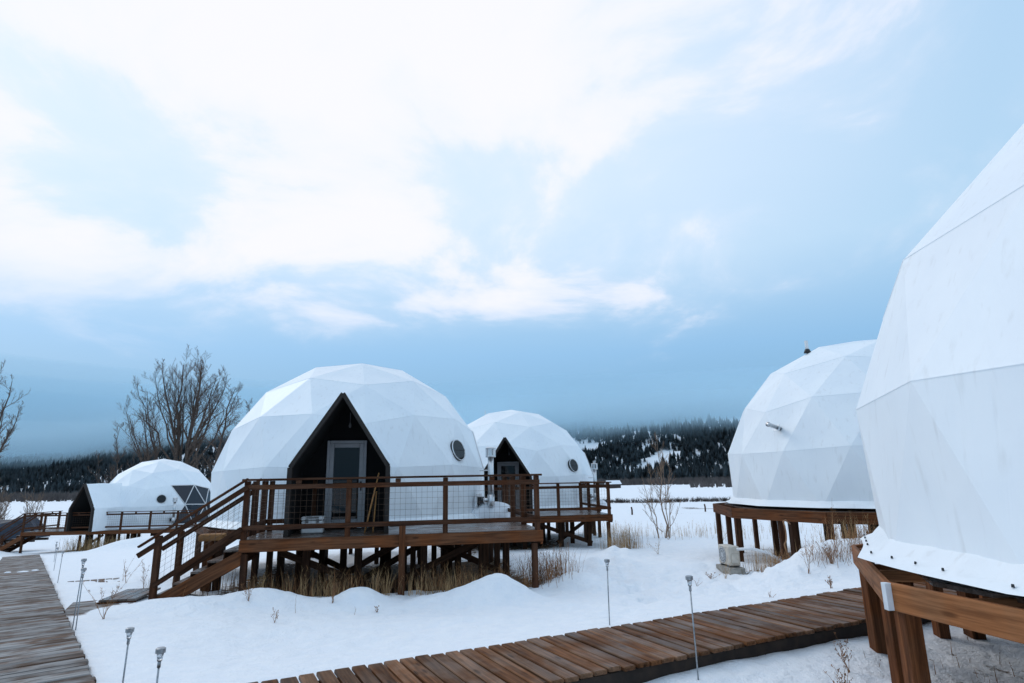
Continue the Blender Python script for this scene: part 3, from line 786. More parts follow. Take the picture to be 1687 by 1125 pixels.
def staircase(name, loc, rz, width, steps, rise, run, label, side_mesh=True, mat='stain', group=None):
    """stairs going down along local -x from the deck edge at x = 0, z = 0; front side at y = 0"""
    e = empty(name, loc, rz, label, 'staircase', group); L = steps * run; D = steps * rise; sl = rise / run
    for y in (0.03, width - 0.03):
        beam(e, 'stringer', (0.02, y, -0.30), (-L + 0.02, y, -D - 0.12), 0.042, 0.24, 'beam' if y < 0.1 else mat)
    for k in range(1, steps):
        for q in (0, 1):
            box(e, 'tread', (-k * run + run / 2 - 0.07 + 0.145 * q - 0.02, width / 2, -k * rise - 0.02), (0.138, width - 0.02, 0.036), 'deckboard')
        box(e, 'riser', (-k * run + run - 0.03, width / 2, -k * rise + rise / 2 - 0.02), (0.02, width - 0.10, rise - 0.04), 'darkpost')
    xb = -L + run * 0.75
    for y in (-0.02, width + 0.02):
        zb = -D - 0.12
        beam(e, 'newel_post', (xb, y, zb), (xb, y, xb * sl + 1.02), 0.095, 0.12, mat)
        for h, w, hh in ((1.04, 0.09, 0.038), (0.89, 0.04, 0.088)):
            beam(e, 'hand_rail' if hh < 0.05 else 'middle_rail', (0.05, y - 0.05, h + 0.05 * sl), (xb - 0.30, y - 0.05, h + (xb - 0.30) * sl), w, hh, mat)
        beam(e, 'bottom_rail', (0.0, y - 0.05, 0.19), (xb, y - 0.05, 0.19 + xb * sl), 0.04, 0.088, mat)
        if side_mesh: wire_panel(e, xb + 0.05, -0.05, 0.24 - 0.05 * sl, 0.84 - 0.05 * sl, y - 0.02, sl=sl)
    return e


def rect_deck(e, L, Dp, front_posts, inner_rows, plank_until=None, u0=0.0, beam_mat='beam'):
    v = 0.07
    while v < Dp:
        beam(e, 'plank', (u0 - 0.02, v, -0.019), (L + 0.02, v, -0.019), PIT - random.uniform(0.008, 0.012), 0.038, 'deckboard', bev=0.004); v += PIT
    beam(e, 'rim_beam', (u0 - 0.03, -0.024, -0.115), (L + 0.05, -0.024, -0.115), 0.042, 0.215, beam_mat)
    for x in (u0 - 0.005, L + 0.026): beam(e, 'rim_beam', (x, 0.0, -0.16), (x, Dp, -0.16), 0.042, 0.23, beam_mat)
    for j in range(1, 4): beam(e, 'joist', (u0, Dp * j / 3.4, -0.13), (L, Dp * j / 3.4, -0.13), 0.042, 0.18, 'darkpost')
    for x in front_posts: support_post(e, x, 0.055, -0.25, 'stain', 0.11)
    for (y, xs) in inner_rows:
        for x in xs: support_post(e, x, y, -0.10, 'darkpost', 0.14)


ROTM = MAIN_A
dk = empty('timber_deck', (MAIN_O[0], MAIN_O[1], 1.0), ROTM, 'brown timber deck with wire railing carrying the central dome', 'deck', 'raised timber decks')
bpy.context.view_layer.update()
rect_deck(dk, 5.53, 4.2, (0.06, 5.42), [(1.0, (1.0, 2.0, 3.3, 4.5)), (2.2, (0.3, 1.6, 2.9, 4.1, 5.2)), (3.6, (1.0, 2.4, 3.9, 5.2))])
decagon_platform(dk, 1.55, 5.56, 0.1, 3.95, 'stain', 'darkpost')
railing_x(dk, 0.0, 5.53, (0.03, 1.85, 3.67, 5.48), 0.02 - 0.065)
# the doubled post that stands proud of the beam
pr = beam(dk, 'support_post', (2.86, -0.10, -1.35), (2.86, -0.10, 0.16), 0.12, 0.10, 'beam')
railing_y(dk, 0.1, 4.1, (1.35, 2.7, 3.90), 5.53)
railing_y(dk, 0.9, 1.75, (0.95, 1.75), 0.03, mesh=True)
railing_x(dk, 0.05, 1.0, (0.10, 0.98), 1.75)
for (x0, z0, x1, z1, y) in ((0.5, -0.35, 2.5, -1.15, 1.0), (4.4, -0.3, 2.6, -1.1, 1.1), (2.0, -1.1, 3.5, -0.3, 2.2), (3.4, -0.3, 5.0, -1.05, 2.3), (0.2, -0.4, 1.6, -1.1, 3.6), (3.9, -1.0, 5.2, -0.3, 3.5), (1.2, -1.15, 2.8, -0.3, 1.6)):
    beam(dk, 'brace', (x0, y, z0), (x1, y, z1), 0.045, 0.13, 'darkpost')

st = staircase('staircase', (MAIN_O[0], MAIN_O[1], 1.0), ROTM, 1.05, 6, 0.172, 0.262, 'short brown stairs with wire sides at the left end of the central deck', group='stairs down from the decks')
# landing box and plank path from the stairs to the left boardwalk
ca, sa = math.cos(ROTM), math.sin(ROTM)


def ml(u, v): return (MAIN_O[0] + u * ca - v * sa, MAIN_O[1] + u * sa + v * ca)


lb = empty('landing_step', (*ml(-1.92, 0.5), -0.02), ROTM, 'low wooden box step at the foot of the central stairs', 'step')
for q in range(4): box(lb, 'plank', (-0.22 + 0.147 * q, 0, 0.10), (0.137, 1.1, 0.038), 'deckboard')
box(lb, 'side_board', (0.0, -0.53, -0.05), (0.58, 0.04, 0.255), 'stain'); box(lb, 'side_board', (-0.31, 0, -0.051), (0.04, 1.02, 0.25), 'stain')
side_path('plank_path', ml(-2.32, 0.45), (-6.15, 9.15), 0.95, 0.00, 0.06, 'short plank path from the central stairs to the left boardwalk')
side_path('plank_path', (-10.6, 15.0), (-9.7, 15.6), 0.9, -0.27, -0.29, 'few planks beside the left boardwalk further back')
side_path('plank_path', (-24.5, 32.6), (-16.2, 34.6), 1.1, -1.62, -1.25, 'snow edged plank path in front of the distant left dome')

# deck of the dome behind
o3 = (-2.15, 20.25, 0.74)
dk3 = empty('timber_deck', o3, R_(8), 'timber deck with wire railing under the dome behind the central one', 'deck', 'raised timber decks'); bpy.context.view_layer.update()
rect_deck(dk3, 5.45, 4.0, (0.06, 5.36), [(0.9, (2.6, 3.9, 4.9)), (2.2, (2.0, 3.4, 4.6)), (3.4, (3.0, 4.4))])
railing_x(dk3, 0.0, 5.45, (0.03, 1.9, 3.65, 5.40), -0.045, pitch=0.10, r=0.0026)
railing_y(dk3, 0.1, 3.9, (1.3, 2.6, 3.85), 5.45, r=0.0026)
decagon_platform(dk3, 3.0, 6.85, 0.2, 3.95, 'stain', 'darkpost')
for (x0, z0, x1, z1, y) in ((3.0, -0.3, 5.0, -1.0, 0.9), (5.2, -0.3, 4.0, -1.1, 2.2)): beam(dk3, 'brace', (x0, y, z0), (x1, y, z1), 0.045, 0.13, 'darkpost')

# deck of the distant left dome
o1 = (-29.3, 36.8, -0.6)
dk1 = empty('timber_deck', o1, R_(2), 'distant low timber deck with railing below the left dome', 'deck', 'raised timber decks'); bpy.context.view_layer.update()
rect_deck(dk1, 10.2, 3.2, (0.06, 3.4, 5.2, 9.9), [(0.8, (4.8, 6.4, 7.4, 8.6, 9.6)), (2.0, (3.9, 5.5, 7.0, 8.4, 9.6)), (3.0, (2.2, 4.5, 6.0, 9.0))])
railing_x(dk1, 0.0, 10.2, (0.03, 1.25, 2.5, 3.95, 5.7, 7.4, 9.0, 10.1), -0.045, r=0.003, pitch=0.12)
railing_y(dk1, 0.1, 3.1, (1.5, 3.05), 0.03, mesh=False)
decagon_platform(dk1, 5.46, 4.42, 0.15, 3.95, 'stain', 'darkpost')
beam(dk1, 'brace', (2.6, 0.6, -1.45), (4.4, 0.6, -0.3), 0.045, 0.13, 'stain')
staircase('staircase', (-29.3, 36.8, -0.6), R_(2), 1.15, 8, 0.18, 0.27, 'distant dark stairs at the left end of the left deck', side_mesh=False, group='stairs down from the decks')

# platforms of the two right domes
pr2 = empty('timber_deck', (9.52, 16.2, 1.17), 0, 'ten sided cedar platform on posts under the dome at right', 'deck', 'raised timber decks'); bpy.context.view_layer.update()
decagon_platform(pr2, 0, 0, R_(190), 4.15, 'beam', 'stain', rh=0.24)
for k in range(6): support_post(pr2, -3.0 + 0.95 * k, -1.6 + 0.3 * (k % 2), -0.2, 'darkpost', 0.15)
pn = empty('timber_deck', (6.52, 4.12, 1.24), 0, 'fresh orange cedar platform under the nearest dome at the right edge', 'deck', 'raised timber decks'); bpy.context.view_layer.update()
decagon_platform(pn, 0, 0, R_(174), 3.90, 'newwood', 'beam', rh=0.185)
corner = (3.90 * math.cos(R_(174)), 3.90 * math.sin(R_(174)))
cp = beam(pn, 'corner_plate', (corner[0] - 0.026, corner[1] - 0.03, -0.012 - 0.18), (corner[0] - 0.026, corner[1] - 0.03, -0.014), 0.05, 0.05, 'galv', bev=0.001)
for k in range(10):
    for fr in (0.25, 0.75):
        a = R_(174) + (k + fr) * math.pi / 5; ax_, ay_ = math.cos(a), math.sin(a); rr = 3.90 * math.cos(math.pi / 10) / math.cos((fr - 0.5) * math.pi / 5)
        beam(pn, 'blocking', (ax_ * (rr - 0.03), ay_ * (rr - 0.03), -0.06), (ax_ * 3.4, ay_ * 3.4, -0.06), 0.04, 0.085, 'newwood')
    # doubled shadowed posts set back from the rim
    a = R_(174) + (k + 0.32) * math.pi / 5; support_post(pn, math.cos(a) * 3.45, math.sin(a) * 3.45, -0.2, 'beam', 0.15)
#PART2
# ------------------------------------------------------------------ small objects
def solar_lamp(x, y, h, label, lean=(0, 0), zb=None):
    z = gz(x, y) if zb is None else zb
    e = empty('solar_lamp', (x, y, z - 0.15), 0, label, 'garden lamp', 'slim solar stake lamps in the snow'); e.rotation_euler = (lean[0], lean[1], 0)
    H = h + 0.15
    Tubes().add([(0, 0, 0), (0, 0, H - 0.09)], [0.007, 0.007], 8).build('stake', 'pole', e, True)
    Tubes().add([(0, 0, H - 0.13), (0, 0, H - 0.085)], [0.012, 0.012], 10).build('socket', 'pole', e, True)
    Tubes().add([(0, 0, H - 0.087), (0, 0, H - 0.032)], [0.016, 0.024], 14).build('lens', 'lens', e, True)
    Tubes().add([(0, 0, H - 0.034), (0, 0, H - 0.004), (0, 0, H)], [0.033, 0.033, 0.026], 18).build('cap', 'pole', e)
    return e


solar_lamp(1.09, 7.62, 0.74, 'stake lamp on the far side of the right boardwalk', (0, 0.01))
solar_lamp(1.58, 5.76, 0.86, 'stake lamp on the near side of the right boardwalk', (0, -0.01))
solar_lamp(-3.33, 5.50, 0.52, 'stake lamp in the snow beside the left boardwalk, left one of the near pair', (0, 0.02))
solar_lamp(-2.55, 4.60, 0.66, 'nearest stake lamp at the bottom left, right one of the near pair', (0, 0.015))
solar_lamp(-5.98, 8.62, 0.90, 'taller of two crossing stake lamps by the plank path', (0, 0.035))
solar_lamp(-5.86, 8.52, 0.78, 'shorter of two crossing stake lamps by the plank path', (0, -0.0))
solar_lamp(-10.9, 15.0, 0.72, 'distant stake lamp beside the few planks at the left boardwalk', (0, 0.03))
solar_lamp(-13.9, 18.9, 0.66, 'second distant stake lamp along the left boardwalk', (0, 0.02))
solar_lamp(-17.1, 23.2, 0.62, 'third distant stake lamp along the left boardwalk')
solar_lamp(-19.6, 26.6, 0.62, 'farthest stake lamp near the end of the left boardwalk')

# heat pump on a block
hp = empty('heat_pump', (4.66, 13.75, gz(4.66, 13.75) + 0.115), R_(-84), 'beige outdoor heat pump on concrete blocks below the right platform', 'air conditioner')
MAT['beige'] = plain('beige_enamel', (0.52, 0.47, 0.40), 0.45, var=0.1)
cs_ = box(hp, 'case', (0, 0, 0.31), (0.62, 0.28, 0.46), 'beige', bev=0.02)
Tubes().add([(-0.08, -0.135, 0.31), (-0.08, -0.146, 0.31)], [0.205, 0.195], 28).build('fan_opening', 'greyplastic', hp)
for rr in (0.06, 0.12, 0.18):
    Tubes().add([(-0.08 + rr * math.cos(t), -0.148, 0.31 + rr * math.sin(t)) for t in np.linspace(0, 2 * math.pi, 25)], [0.006] * 25, 5).build('fan_grille', 'plastic', hp)
for q in range(6): t = q * math.pi / 6; Tubes().add([(-0.08 - 0.2 * math.cos(t), -0.150, 0.31 - 0.2 * math.sin(t)), (-0.08 + 0.2 * math.cos(t), -0.150, 0.31 + 0.2 * math.sin(t))], [0.004] * 2, 4).build('fan_grille', 'plastic', hp)
hp.scale = (0.86, 0.86, 0.86); box(hp, 'valve_cover', (0.325, 0.0, 0.25), (0.05, 0.18, 0.22), 'beige', bev=0.01)
for x in (-0.2, 0.2): box(hp, 'foot', (x, 0, 0.065), (0.06, 0.30, 0.04), 'greyplastic')
cb = empty('concrete_block', (4.66, 13.75, gz(4.66, 13.75) - 0.20), R_(-84), 'pale concrete blocks holding up the heat pump', 'concrete block')
for x in (-0.21, 0.21):
    for z_ in (0.08, 0.262): box(cb, 'block', (x * 0.86, 0, z_), (0.35, 0.34, 0.18), 'concrete', bev=0.012)
# insulated lines and hanging cable
cl = Tubes(); cl.add([(4.72, 13.42, 0.42), (5.0, 13.3, 0.44), (5.3, 13.22, 0.36), (5.6, 13.15, 0.16)], [0.03] * 4, 8)
tag(cl.build('refrigerant_line', 'plastic', None, True), 'white insulated pipe running from the heat pump', 'pipe')
cl = Tubes(); px = []
for q in range(26):
    t = q / 25; px.append((5.62 + 0.10 * math.sin(t * 9) * t, 13.05 - 0.12 * t, 1.0 - 0.95 * t + 0.05 * math.sin(t * 14)))
cl.add([(5.85, 13.25, 0.93), (5.7, 13.1, 1.02)] + px, [0.015] * 28, 7)
tag(cl.build('hanging_cable', 'rope', None, True), 'tan cable hanging from the right platform beside the heat pump', 'cable')

# cooler, poles and snow on the central deck
em = DA['main']; mw = em.matrix_basis


def dome_world(x, y, z): return mw @ Vector((x, y, z))


ck = empty('cooler_box', dome_world(-0.52, -4.62, 0.004), R_(11.5), 'white lidded storage box in the dark central porch', 'cooler')
box(ck, 'tub', (0, 0, 0.12), (0.42, 0.28, 0.24), 'plastic', bev=0.02); box(ck, 'lid', (0, 0, 0.285), (0.44, 0.30, 0.07), 'plastic', bev=0.02)
box(ck, 'latch', (0.1, -0.15, 0.24), (0.05, 0.02, 0.07), 'greyplastic'); box(ck, 'latch', (-0.1, -0.15, 0.24), (0.05, 0.02, 0.07), 'greyplastic'); box(ck, 'handle', (0, -0.155, 0.30), (0.24, 0.02, 0.025), 'greyplastic')
for (x0, y0, x1, y1, h, lab) in ((0.50, -5.05, 0.74, -4.9, 1.15, 'longer brown wooden pole leaning inside the central porch'), (0.66, -5.0, 0.70, -4.75, 0.78, 'shorter brown wooden pole leaning inside the central porch')):
    tag(Tubes().add([dome_world(x0, y0, 0.0), dome_world((x0 + x1) / 2, (y0 + y1) / 2, h / 2), dome_world(x1, y1, h)], [0.016, 0.017, 0.015], 8).build('wooden_pole', 'palewood', None, True), lab, 'pole')


def snow_heap(name, c, rx, ry, h, label, seed, rot=0.0):
    n, m = 22, 10; v = []; f = []
    for i in range(m + 1):
        t = i / m
        for j in range(n):
            a = 2 * math.pi * j / n; w = 1 + 0.28 * math.sin(2 * a + seed) + 0.14 * math.sin(5 * a + seed * 2.1)
            rr = math.sin(t * math.pi / 2) * w; zz_ = h * math.cos(t * math.pi / 2) ** 0.8 * (1 + 0.25 * math.sin(3 * a + seed) * t)
            v.append((rr * rx * math.cos(a), rr * ry * math.sin(a), zz_ if i < m else -0.02))
    for i in range(m):
        for j in range(n): f.append((i * n + j, (i + 1) * n + j, (i + 1) * n + (j + 1) % n, i * n + (j + 1) % n))
    o = mesh_obj(name, v, f, 'snowlump', None, True); o.location = c; o.rotation_euler = (0, 0, rot); return tag(o, label, 'snow heap', 'heaps of snow left on the decks')


snow_heap('snow_heap', dome_world(3.55, -1.75, 0.0), 0.45, 0.35, 0.40, 'snow heap under the stove pipe on the central deck', 1.0)
p_ = DA['far'].matrix_basis @ Vector((3.5, -1.75, 0)); snow_heap('snow_heap', p_, 0.4, 0.35, 0.35, 'snow heap under the stove pipe of the dome behind', 2.4)

for q, (s_, n_, rx_) in enumerate(((16.2, 0.25, 0.10), (16.0, 0.52, 0.13), (16.3, 0.86, 0.09))):
    c_ = bw1_pt(s_, n_, 0.0); o_ = snow_heap('snow_patch', (BW1_P[0] + c_.x, BW1_P[1] + c_.y, BW_Z + c_.z), rx_, rx_ * 0.7, 0.025, '', q + 3.0, q)
    o_['label'] = ('thin snow scrap on the left boardwalk, leftmost of three in a row', 'thin snow scrap on the left boardwalk, middle of three in a row', 'thin snow scrap on the left boardwalk, rightmost of three in a row')[q]
    o_['category'] = 'snow patch'; o_['group'] = 'scraps of snow on the left boardwalk'

# capped post beside the stairs
tp = empty('timber_post', (*ml(-0.95, 1.45), gz(*ml(-0.95, 1.45)) - 0.1), ROTM, 'stout post with a pale sawn cap board behind the central stairs', 'post')
beam(tp, 'post', (0, 0, 0), (0, 0, 1.05), 0.17, 0.15, 'beam'); beam(tp, 'post', (0.18, 0.05, 0), (0.18, 0.05, 1.04), 0.14, 0.12, 'darkpost')
box(tp, 'cap_board', (0.05, 0, 1.12), (0.46, 0.30, 0.13), 'palewood', bev=0.02)

for (x, y, h, lab) in ((9.9, 52.5, 0.62, 'left one of two short fence posts out in the snowy field'), (17.2, 56.0, 0.66, 'right one of two short fence posts out in the snowy field')):
    z = gz(x, y); tag(Tubes().add([(x, y, z - 0.3), (x + 0.02, y, z + h * 0.6), (x - 0.02, y, z + h), (x - 0.02, y, z + h + 0.02)], [0.075, 0.07, 0.065, 0.04], 8).build('fence_post', 'darkpost', None, True), lab, 'fence post', 'fence posts in the field')

# tarpaulin-covered machine and scrap at far left
tz0 = gz(-33.5, 41.5)
tm = empty('covered_trailer', (-34.6, 42.0, tz0), R_(6), 'dark blue tarpaulin stretched over machinery at the far left', 'trailer')
nx, ny = 18, 10; v = []; f = []
for i in range(nx + 1):
    for j in range(ny + 1):
        u = i / nx; w = j / ny; x = (u - 0.5) * 4.6; y = (w - 0.5) * 2.0
        ed = min(1, 5 * min(u, 1 - u)) * min(1, 4 * min(w, 1 - w)) if 0 < i < nx and 0 < j < ny else 0
        h = 0.85 + (1.15 + 0.25 * u + 0.12 * math.sin(7 * u + 3 * w) + 0.08 * math.sin(13 * u - 5 * w)) * ed ** 0.5
        v.append((x * (1.0 + 0.04 * math.sin(9 * w)), y, h))
for i in range(nx):
    for j in range(ny): a = i * (ny + 1) + j; f.append((a, a + ny + 1, a + ny + 2, a + 1))
mesh_obj('tarpaulin', v, f, 'tarp', tm, False)
beam(tm, 'chassis', (-2.2, -0.7, 0.7), (2.4, -0.7, 0.72), 0.12, 0.16, 'rust'); beam(tm, 'chassis', (-2.2, 0.7, 0.7), (2.4, 0.7, 0.72), 0.12, 0.16, 'rust')
for x in (-1.0, 0.4):
    w = Tubes().add([(x, -0.92, 0.40), (x, -0.70, 0.40)], [0.40, 0.40], 18).build('tyre', 'blackmetal', tm); Tubes().add([(x, -0.935, 0.40), (x, -0.91, 0.40)], [0.2, 0.2], 14).build('rim', 'metal', w)
bp_ = empty('scrap_heap', (-36.6, 41.0, gz(-36.6, 41.0)), 0, 'dark tangle of branches and poles in the snow at the left edge', 'heap')
for q in range(26):
    a = random.uniform(0, math.pi); c = Vector((random.uniform(-1.6, 1.6), random.uniform(-0.6, 0.6), random.uniform(0.1, 0.9))); d = Vector((math.cos(a), math.sin(a) * 0.6, random.uniform(-0.25, 0.5))) * random.uniform(0.5, 1.2)
    Tubes().add([c - d, c, c + d], [0.05, 0.06, 0.03], 5).build('branch', 'rust' if q % 4 else 'galv', bp_)

# ------------------------------------------------------------------ dead plants
def dead_weed(x, y, h, stems, spread, label, dots=True, mat='weed', seed=0, rad=0.0026, sub=5):
    r = random.Random(seed * 7 + 3); z = gz(x, y)
    e = empty('dead_weed', (x, y, z - 0.03), 0, label, 'weed', 'dead weeds standing in the snow')
    for k in range(stems):
        T = Tubes(); a = r.uniform(0, 6.28); sp = r.uniform(0.1, 1) * spread; hh = h * r.uniform(0.65, 1.0)
        pts = [Vector((0.02 * r.uniform(-1, 1), 0.02 * r.uniform(-1, 1), 0))]
        for q in range(1, 6):
            t = q / 5; pts.append(Vector((math.cos(a) * sp * t ** 1.4 + r.uniform(-.012, .012), math.sin(a) * sp * t ** 1.4 + r.uniform(-.012, .012), hh * t)))
        T.add(pts, [rad * (1.25 - 0.8 * q / 5) for q in range(6)], 4)
        for q in range(sub):
            t = r.uniform(0.3, 0.98); b = pts[min(4, int(t * 5))].lerp(pts[min(5, int(t * 5) + 1)], (t * 5) % 1); a2 = r.uniform(0, 6.28); l = hh * r.uniform(0.08, 0.26) * (1.2 - t)
            tip = b + Vector((math.cos(a2) * l, math.sin(a2) * l, l * r.uniform(0.6, 1.3))); mid = b.lerp(tip, 0.5) + Vector((0, 0, -0.01)); T.add([b, mid, tip], [rad * 0.6, rad * 0.5, rad * 0.35], 3)
            if dots:
                for w in (0.55, 0.8, 1.0):
                    c = b.lerp(tip, w) + Vector((r.uniform(-1, 1), r.uniform(-1, 1), r.uniform(-1, 1))) * 0.008; s_ = r.uniform(0.0035, 0.0065); T.add([c - Vector((0, 0, s_)), c, c + Vector((0, 0, s_))], [0.001, s_, 0.001], 4)
        T.build('stem', mat, e)
    return e


W_ = [(5.24, 11.34, 0.62, 5, 0.30, 'tall speckled weed on the snow bank below the right platform', True, 'weed', 8),
      (5.75, 11.5, 0.42, 12, 0.30, 'thick brown weed clump beside the tall speckled weed', True, 'weed', 6),
      (6.25, 11.4, 0.5, 12, 0.4, 'brown weed clump hiding the right platform posts by the near dome', True, 'straw', 6),
      (6.05, 11.9, 0.95, 3, 0.12, 'tallest thin weed reaching up in front of the right dome', True, 'weed', 7),
      (3.99, 13.0, 0.16, 9, 0.22, 'flattened brown leafy clump in the trampled snow left of the heat pump', True, 'weed', 4),
      (4.35, 13.2, 0.5, 6, 0.35, 'thin grass stalks just left of the heat pump', False, 'straw', 3),
      (5.25, 12.75, 0.40, 10, 0.28, 'dry grass tuft at the foot of the heat pump blocks', False, 'straw', 3),
      (-2.96, 10.24, 0.36, 7, 0.16, 'brown weed in the snow below the centre of the deck', True, 'weed', 6),
      (-3.47, 9.15, 0.24, 3, 0.08, 'small speckled weed alone in the snow below the stairs', True, 'weed', 6),
      (-3.41, 9.83, 0.34, 1, 0.08, 'single bare stalk left of the brown weed below the deck', False, 'weed', 0),
      (-2.49, 9.8, 0.16, 1, 0.02, 'short stub right of the brown weed below the deck', False, 'weed', 1),
      (-2.2, 10.05, 0.14, 4, 0.08, 'tiny brown leaf clump below the doubled deck post', True, 'weed', 4),
      (-6.05, 9.35, 0.62, 6, 0.34, 'speckled branching weed growing through the short plank path', True, 'weed', 8),
      (-7.6, 12.9, 0.62, 4, 0.30, 'weed with dark seed heads behind the central stairs', True, 'weed', 7),
      (-8.4, 13.6, 0.55, 4, 0.36, 'loose weed left of the central stairs in the bright snow', True, 'weed', 5),
      (-9.0, 14.4, 0.8, 2, 0.30, 'two long thin stalks standing in the snow towards the left dome', False, 'weed', 1),
      (-6.9, 11.9, 0.40, 6, 0.2, 'low straw tuft between stairs and left boardwalk', False, 'straw', 2),
      (3.05, 6.05, 0.42, 4, 0.22, 'speckled weed beside the near platform at the end of the boardwalk', True, 'weed', 8),
      (2.75, 5.55, 0.30, 5, 0.2, 'low weed at the foot of the orange platform post', True, 'weed', 6),
      (1.07, 6.30, 0.16, 3, 0.05, 'small dry sprig against the near side of the boardwalk', True, 'weed', 5),
      (3.7, 9.3, 0.14, 4, 0.14, 'small bent sprig in the snow just behind the boardwalk', False, 'weed', 3),
      (4.9, 9.9, 0.22, 6, 0.16, 'dark twiggy weed behind the boardwalk near the orange platform', True, 'weed', 5),
      (3.3, 11.6, 0.18, 4, 0.2, 'few dry twigs in the trampled snow in mid field', False, 'weed', 3),
      (4.3, 19.0, 0.5, 7, 0.4, 'thin stalks beside the deck of the dome behind', True, 'straw', 4),
      (5.9, 24.2, 0.5, 8, 0.5, 'dry stalks at the foot of the bare sapling', False, 'straw', 4),
      (7.6, 23.0, 0.6, 12, 0.6, 'pale grass tuft right of the bare sapling', False, 'straw', 3),
      (-4.28, 10.15, 0.42, 6, 0.16, 'reddish stalk at the left corner post of the central deck', True, 'weed', 6)]
for q, (x, y, h, ns, sp, lab, dots, mt, sub) in enumerate(W_): dead_weed(x, y, h, ns, sp, lab, dots, mt, q + 1, sub=sub)


def grass_patch(pts, n, h, label, mat='straw', w=0.004, seed=1, lean=0.35):
    """uncountable dry stalks: one object"""
    r = random.Random(seed); T = Tubes()
    PX = []
    for _ in range(n): (cx, cy, rx, ry) = r.choice(pts); PX.append((cx + r.gauss(0, rx), cy + r.gauss(0, ry)))
    PX = np.array(PX); PZ = ground_z(PX[:, 0], PX[:, 1])
    for (x, y), z in zip(PX.tolist(), (PZ - 0.03).tolist()):
        hh = h * r.uniform(0.4, 1.1); a = r.uniform(0, 6.28); l = hh * r.uniform(0.05, lean)
        b = Vector((x, y, z)); m = b + Vector((math.cos(a) * l * 0.35, math.sin(a) * l * 0.35, hh * 0.55)); t = b + Vector((math.cos(a) * l, math.sin(a) * l, hh))
        s = Vector((math.cos(a + 1.57) * w, math.sin(a + 1.57) * w, 0)); T.quad(b - s, b + s, m + s * 0.8, m - s * 0.8); T.tri(m - s * 0.8, m + s * 0.8, t)
        if r.random() < 0.55:
            for k in range(4):
                c = m.lerp(t, r.uniform(0, 1)); d = Vector((r.uniform(-1, 1), r.uniform(-1, 1), 1.2)) * hh * 0.09; T.tri(c - s * 0.7, c + s * 0.7, c + d)
    o = T.build('dry_grass', mat); return tag(o, label, kind='stuff')


P_ = [(*ml(u, v), 0.28, 0.12) for u, v in ((3.4, -0.12), (3.9, -0.08), (4.3, -0.05), (1.7, -0.08), (2.3, -0.1), (0.9, -0.05), (4.8, 0.0))] + [(*ml(u, v), 0.32, 0.22) for u, v in ((3.3, 0.5), (3.9, 0.4), (4.6, 0.5), (2.2, 0.7), (1.4, 0.7), (0.7, 0.6), (5.0, 0.8))]
grass_patch(P_, 560, 0.55, 'brown dead stalks growing under the front of the central deck', 'weed', seed=2, lean=0.8)
grass_patch([(*ml(3.3, -0.22), 0.22, 0.07), (*ml(3.7, -0.2), 0.2, 0.07), (*ml(4.2, -0.16), 0.25, 0.07), (*ml(1.75, -0.16), 0.2, 0.06), (*ml(1.2, -0.12), 0.22, 0.06), (*ml(0.35, -0.05), 0.15, 0.08), (*ml(2.5, -0.18), 0.12, 0.05)], 420, 0.52, 'tawny dry stalks standing in the snow along the front of the central deck', 'straw', seed=12, lean=0.9)
grass_patch([(5.75, 11.65, 0.16, 0.12), (6.25, 11.7, 0.22, 0.14), (6.75, 12.1, 0.25, 0.15), (7.3, 12.4, 0.3, 0.15), (5.35, 12.9, 0.2, 0.12)], 520, 0.36, 'russet dry clumps on the snow bank below the right platform', 'weed', seed=13, lean=1.1)
grass_patch([(*ml(5.75, 0.55), 0.25, 0.25), (*ml(5.45, 0.35), 0.25, 0.2), (*ml(5.95, 0.9), 0.25, 0.2)], 420, 0.68, 'tall dead stalks by the right corner of the central deck', 'weed', seed=3, lean=0.7)
grass_patch([(*ml(u, v), 0.5, 0.4) for u, v in ((0.3, 1.6), (1.5, 2.0), (2.8, 2.2), (4.2, 2.4), (-0.3, 0.9))], 700, 0.42, 'straw litter in the shade below the central deck', 'weed', seed=4)
grass_patch([(3.55, 20.6, 0.25, 0.3), (3.8, 20.9, 0.25, 0.3), (3.2, 20.2, 0.2, 0.2)], 420, 0.75, 'dead stalks by the right corner of the deck behind', 'straw', seed=5)
grass_patch([(-25.0, 36.9, 0.6, 0.4), (-24.0, 37.2, 0.5, 0.4), (-26.0, 37.4, 0.5, 0.3)], 500, 0.85, 'straw under the distant left deck', 'straw', w=0.009, seed=6)
grass_patch([(7.4, 12.9, 0.5, 0.25), (6.7, 12.6, 0.35, 0.25), (8.1, 13.0, 0.4, 0.3), (5.4, 13.6, 0.3, 0.2)], 500, 0.55, 'dry stalks below the right platform', 'straw', seed=7)
grass_patch([(8.0, 25.5, 1.6, 1.2), (5.5, 27.5, 1.5, 1.5), (10.0, 28.5, 2.0, 2.0), (3.5, 30, 1.5, 1.5)], 420, 0.55, 'sparse pale grass poking through the snow in mid field', 'straw', w=0.006, seed=8)
grass_patch([(4.6, 5.2, 0.8, 0.7), (3.9, 4.4, 0.5, 0.6), (5.4, 5.8, 0.6, 0.5)], 260, 0.22, 'dead leaves and stalks in the snow under the nearest platform', 'weed', seed=9)


# ------------------------------------------------------------------ bare trees
def limb_path(p0, p1, bend, r, n=7):
    p0 = Vector(p0); p1 = Vector(p1); out = []
    for i in range(n + 1):
        t = i / n; p = p0.lerp(p1, t); hz = (t - t ** bend)           # leaves the trunk sideways, then turns up
        p.x += (p1.x - p0.x) * hz; p.y += (p1.y - p0.y) * hz
        p += Vector((r.gauss(0, 1), r.gauss(0, 1), r.gauss(0, .5))) * 0.012 * (p1 - p0).length * (0 < i < n)
        out.append(p)
    return out


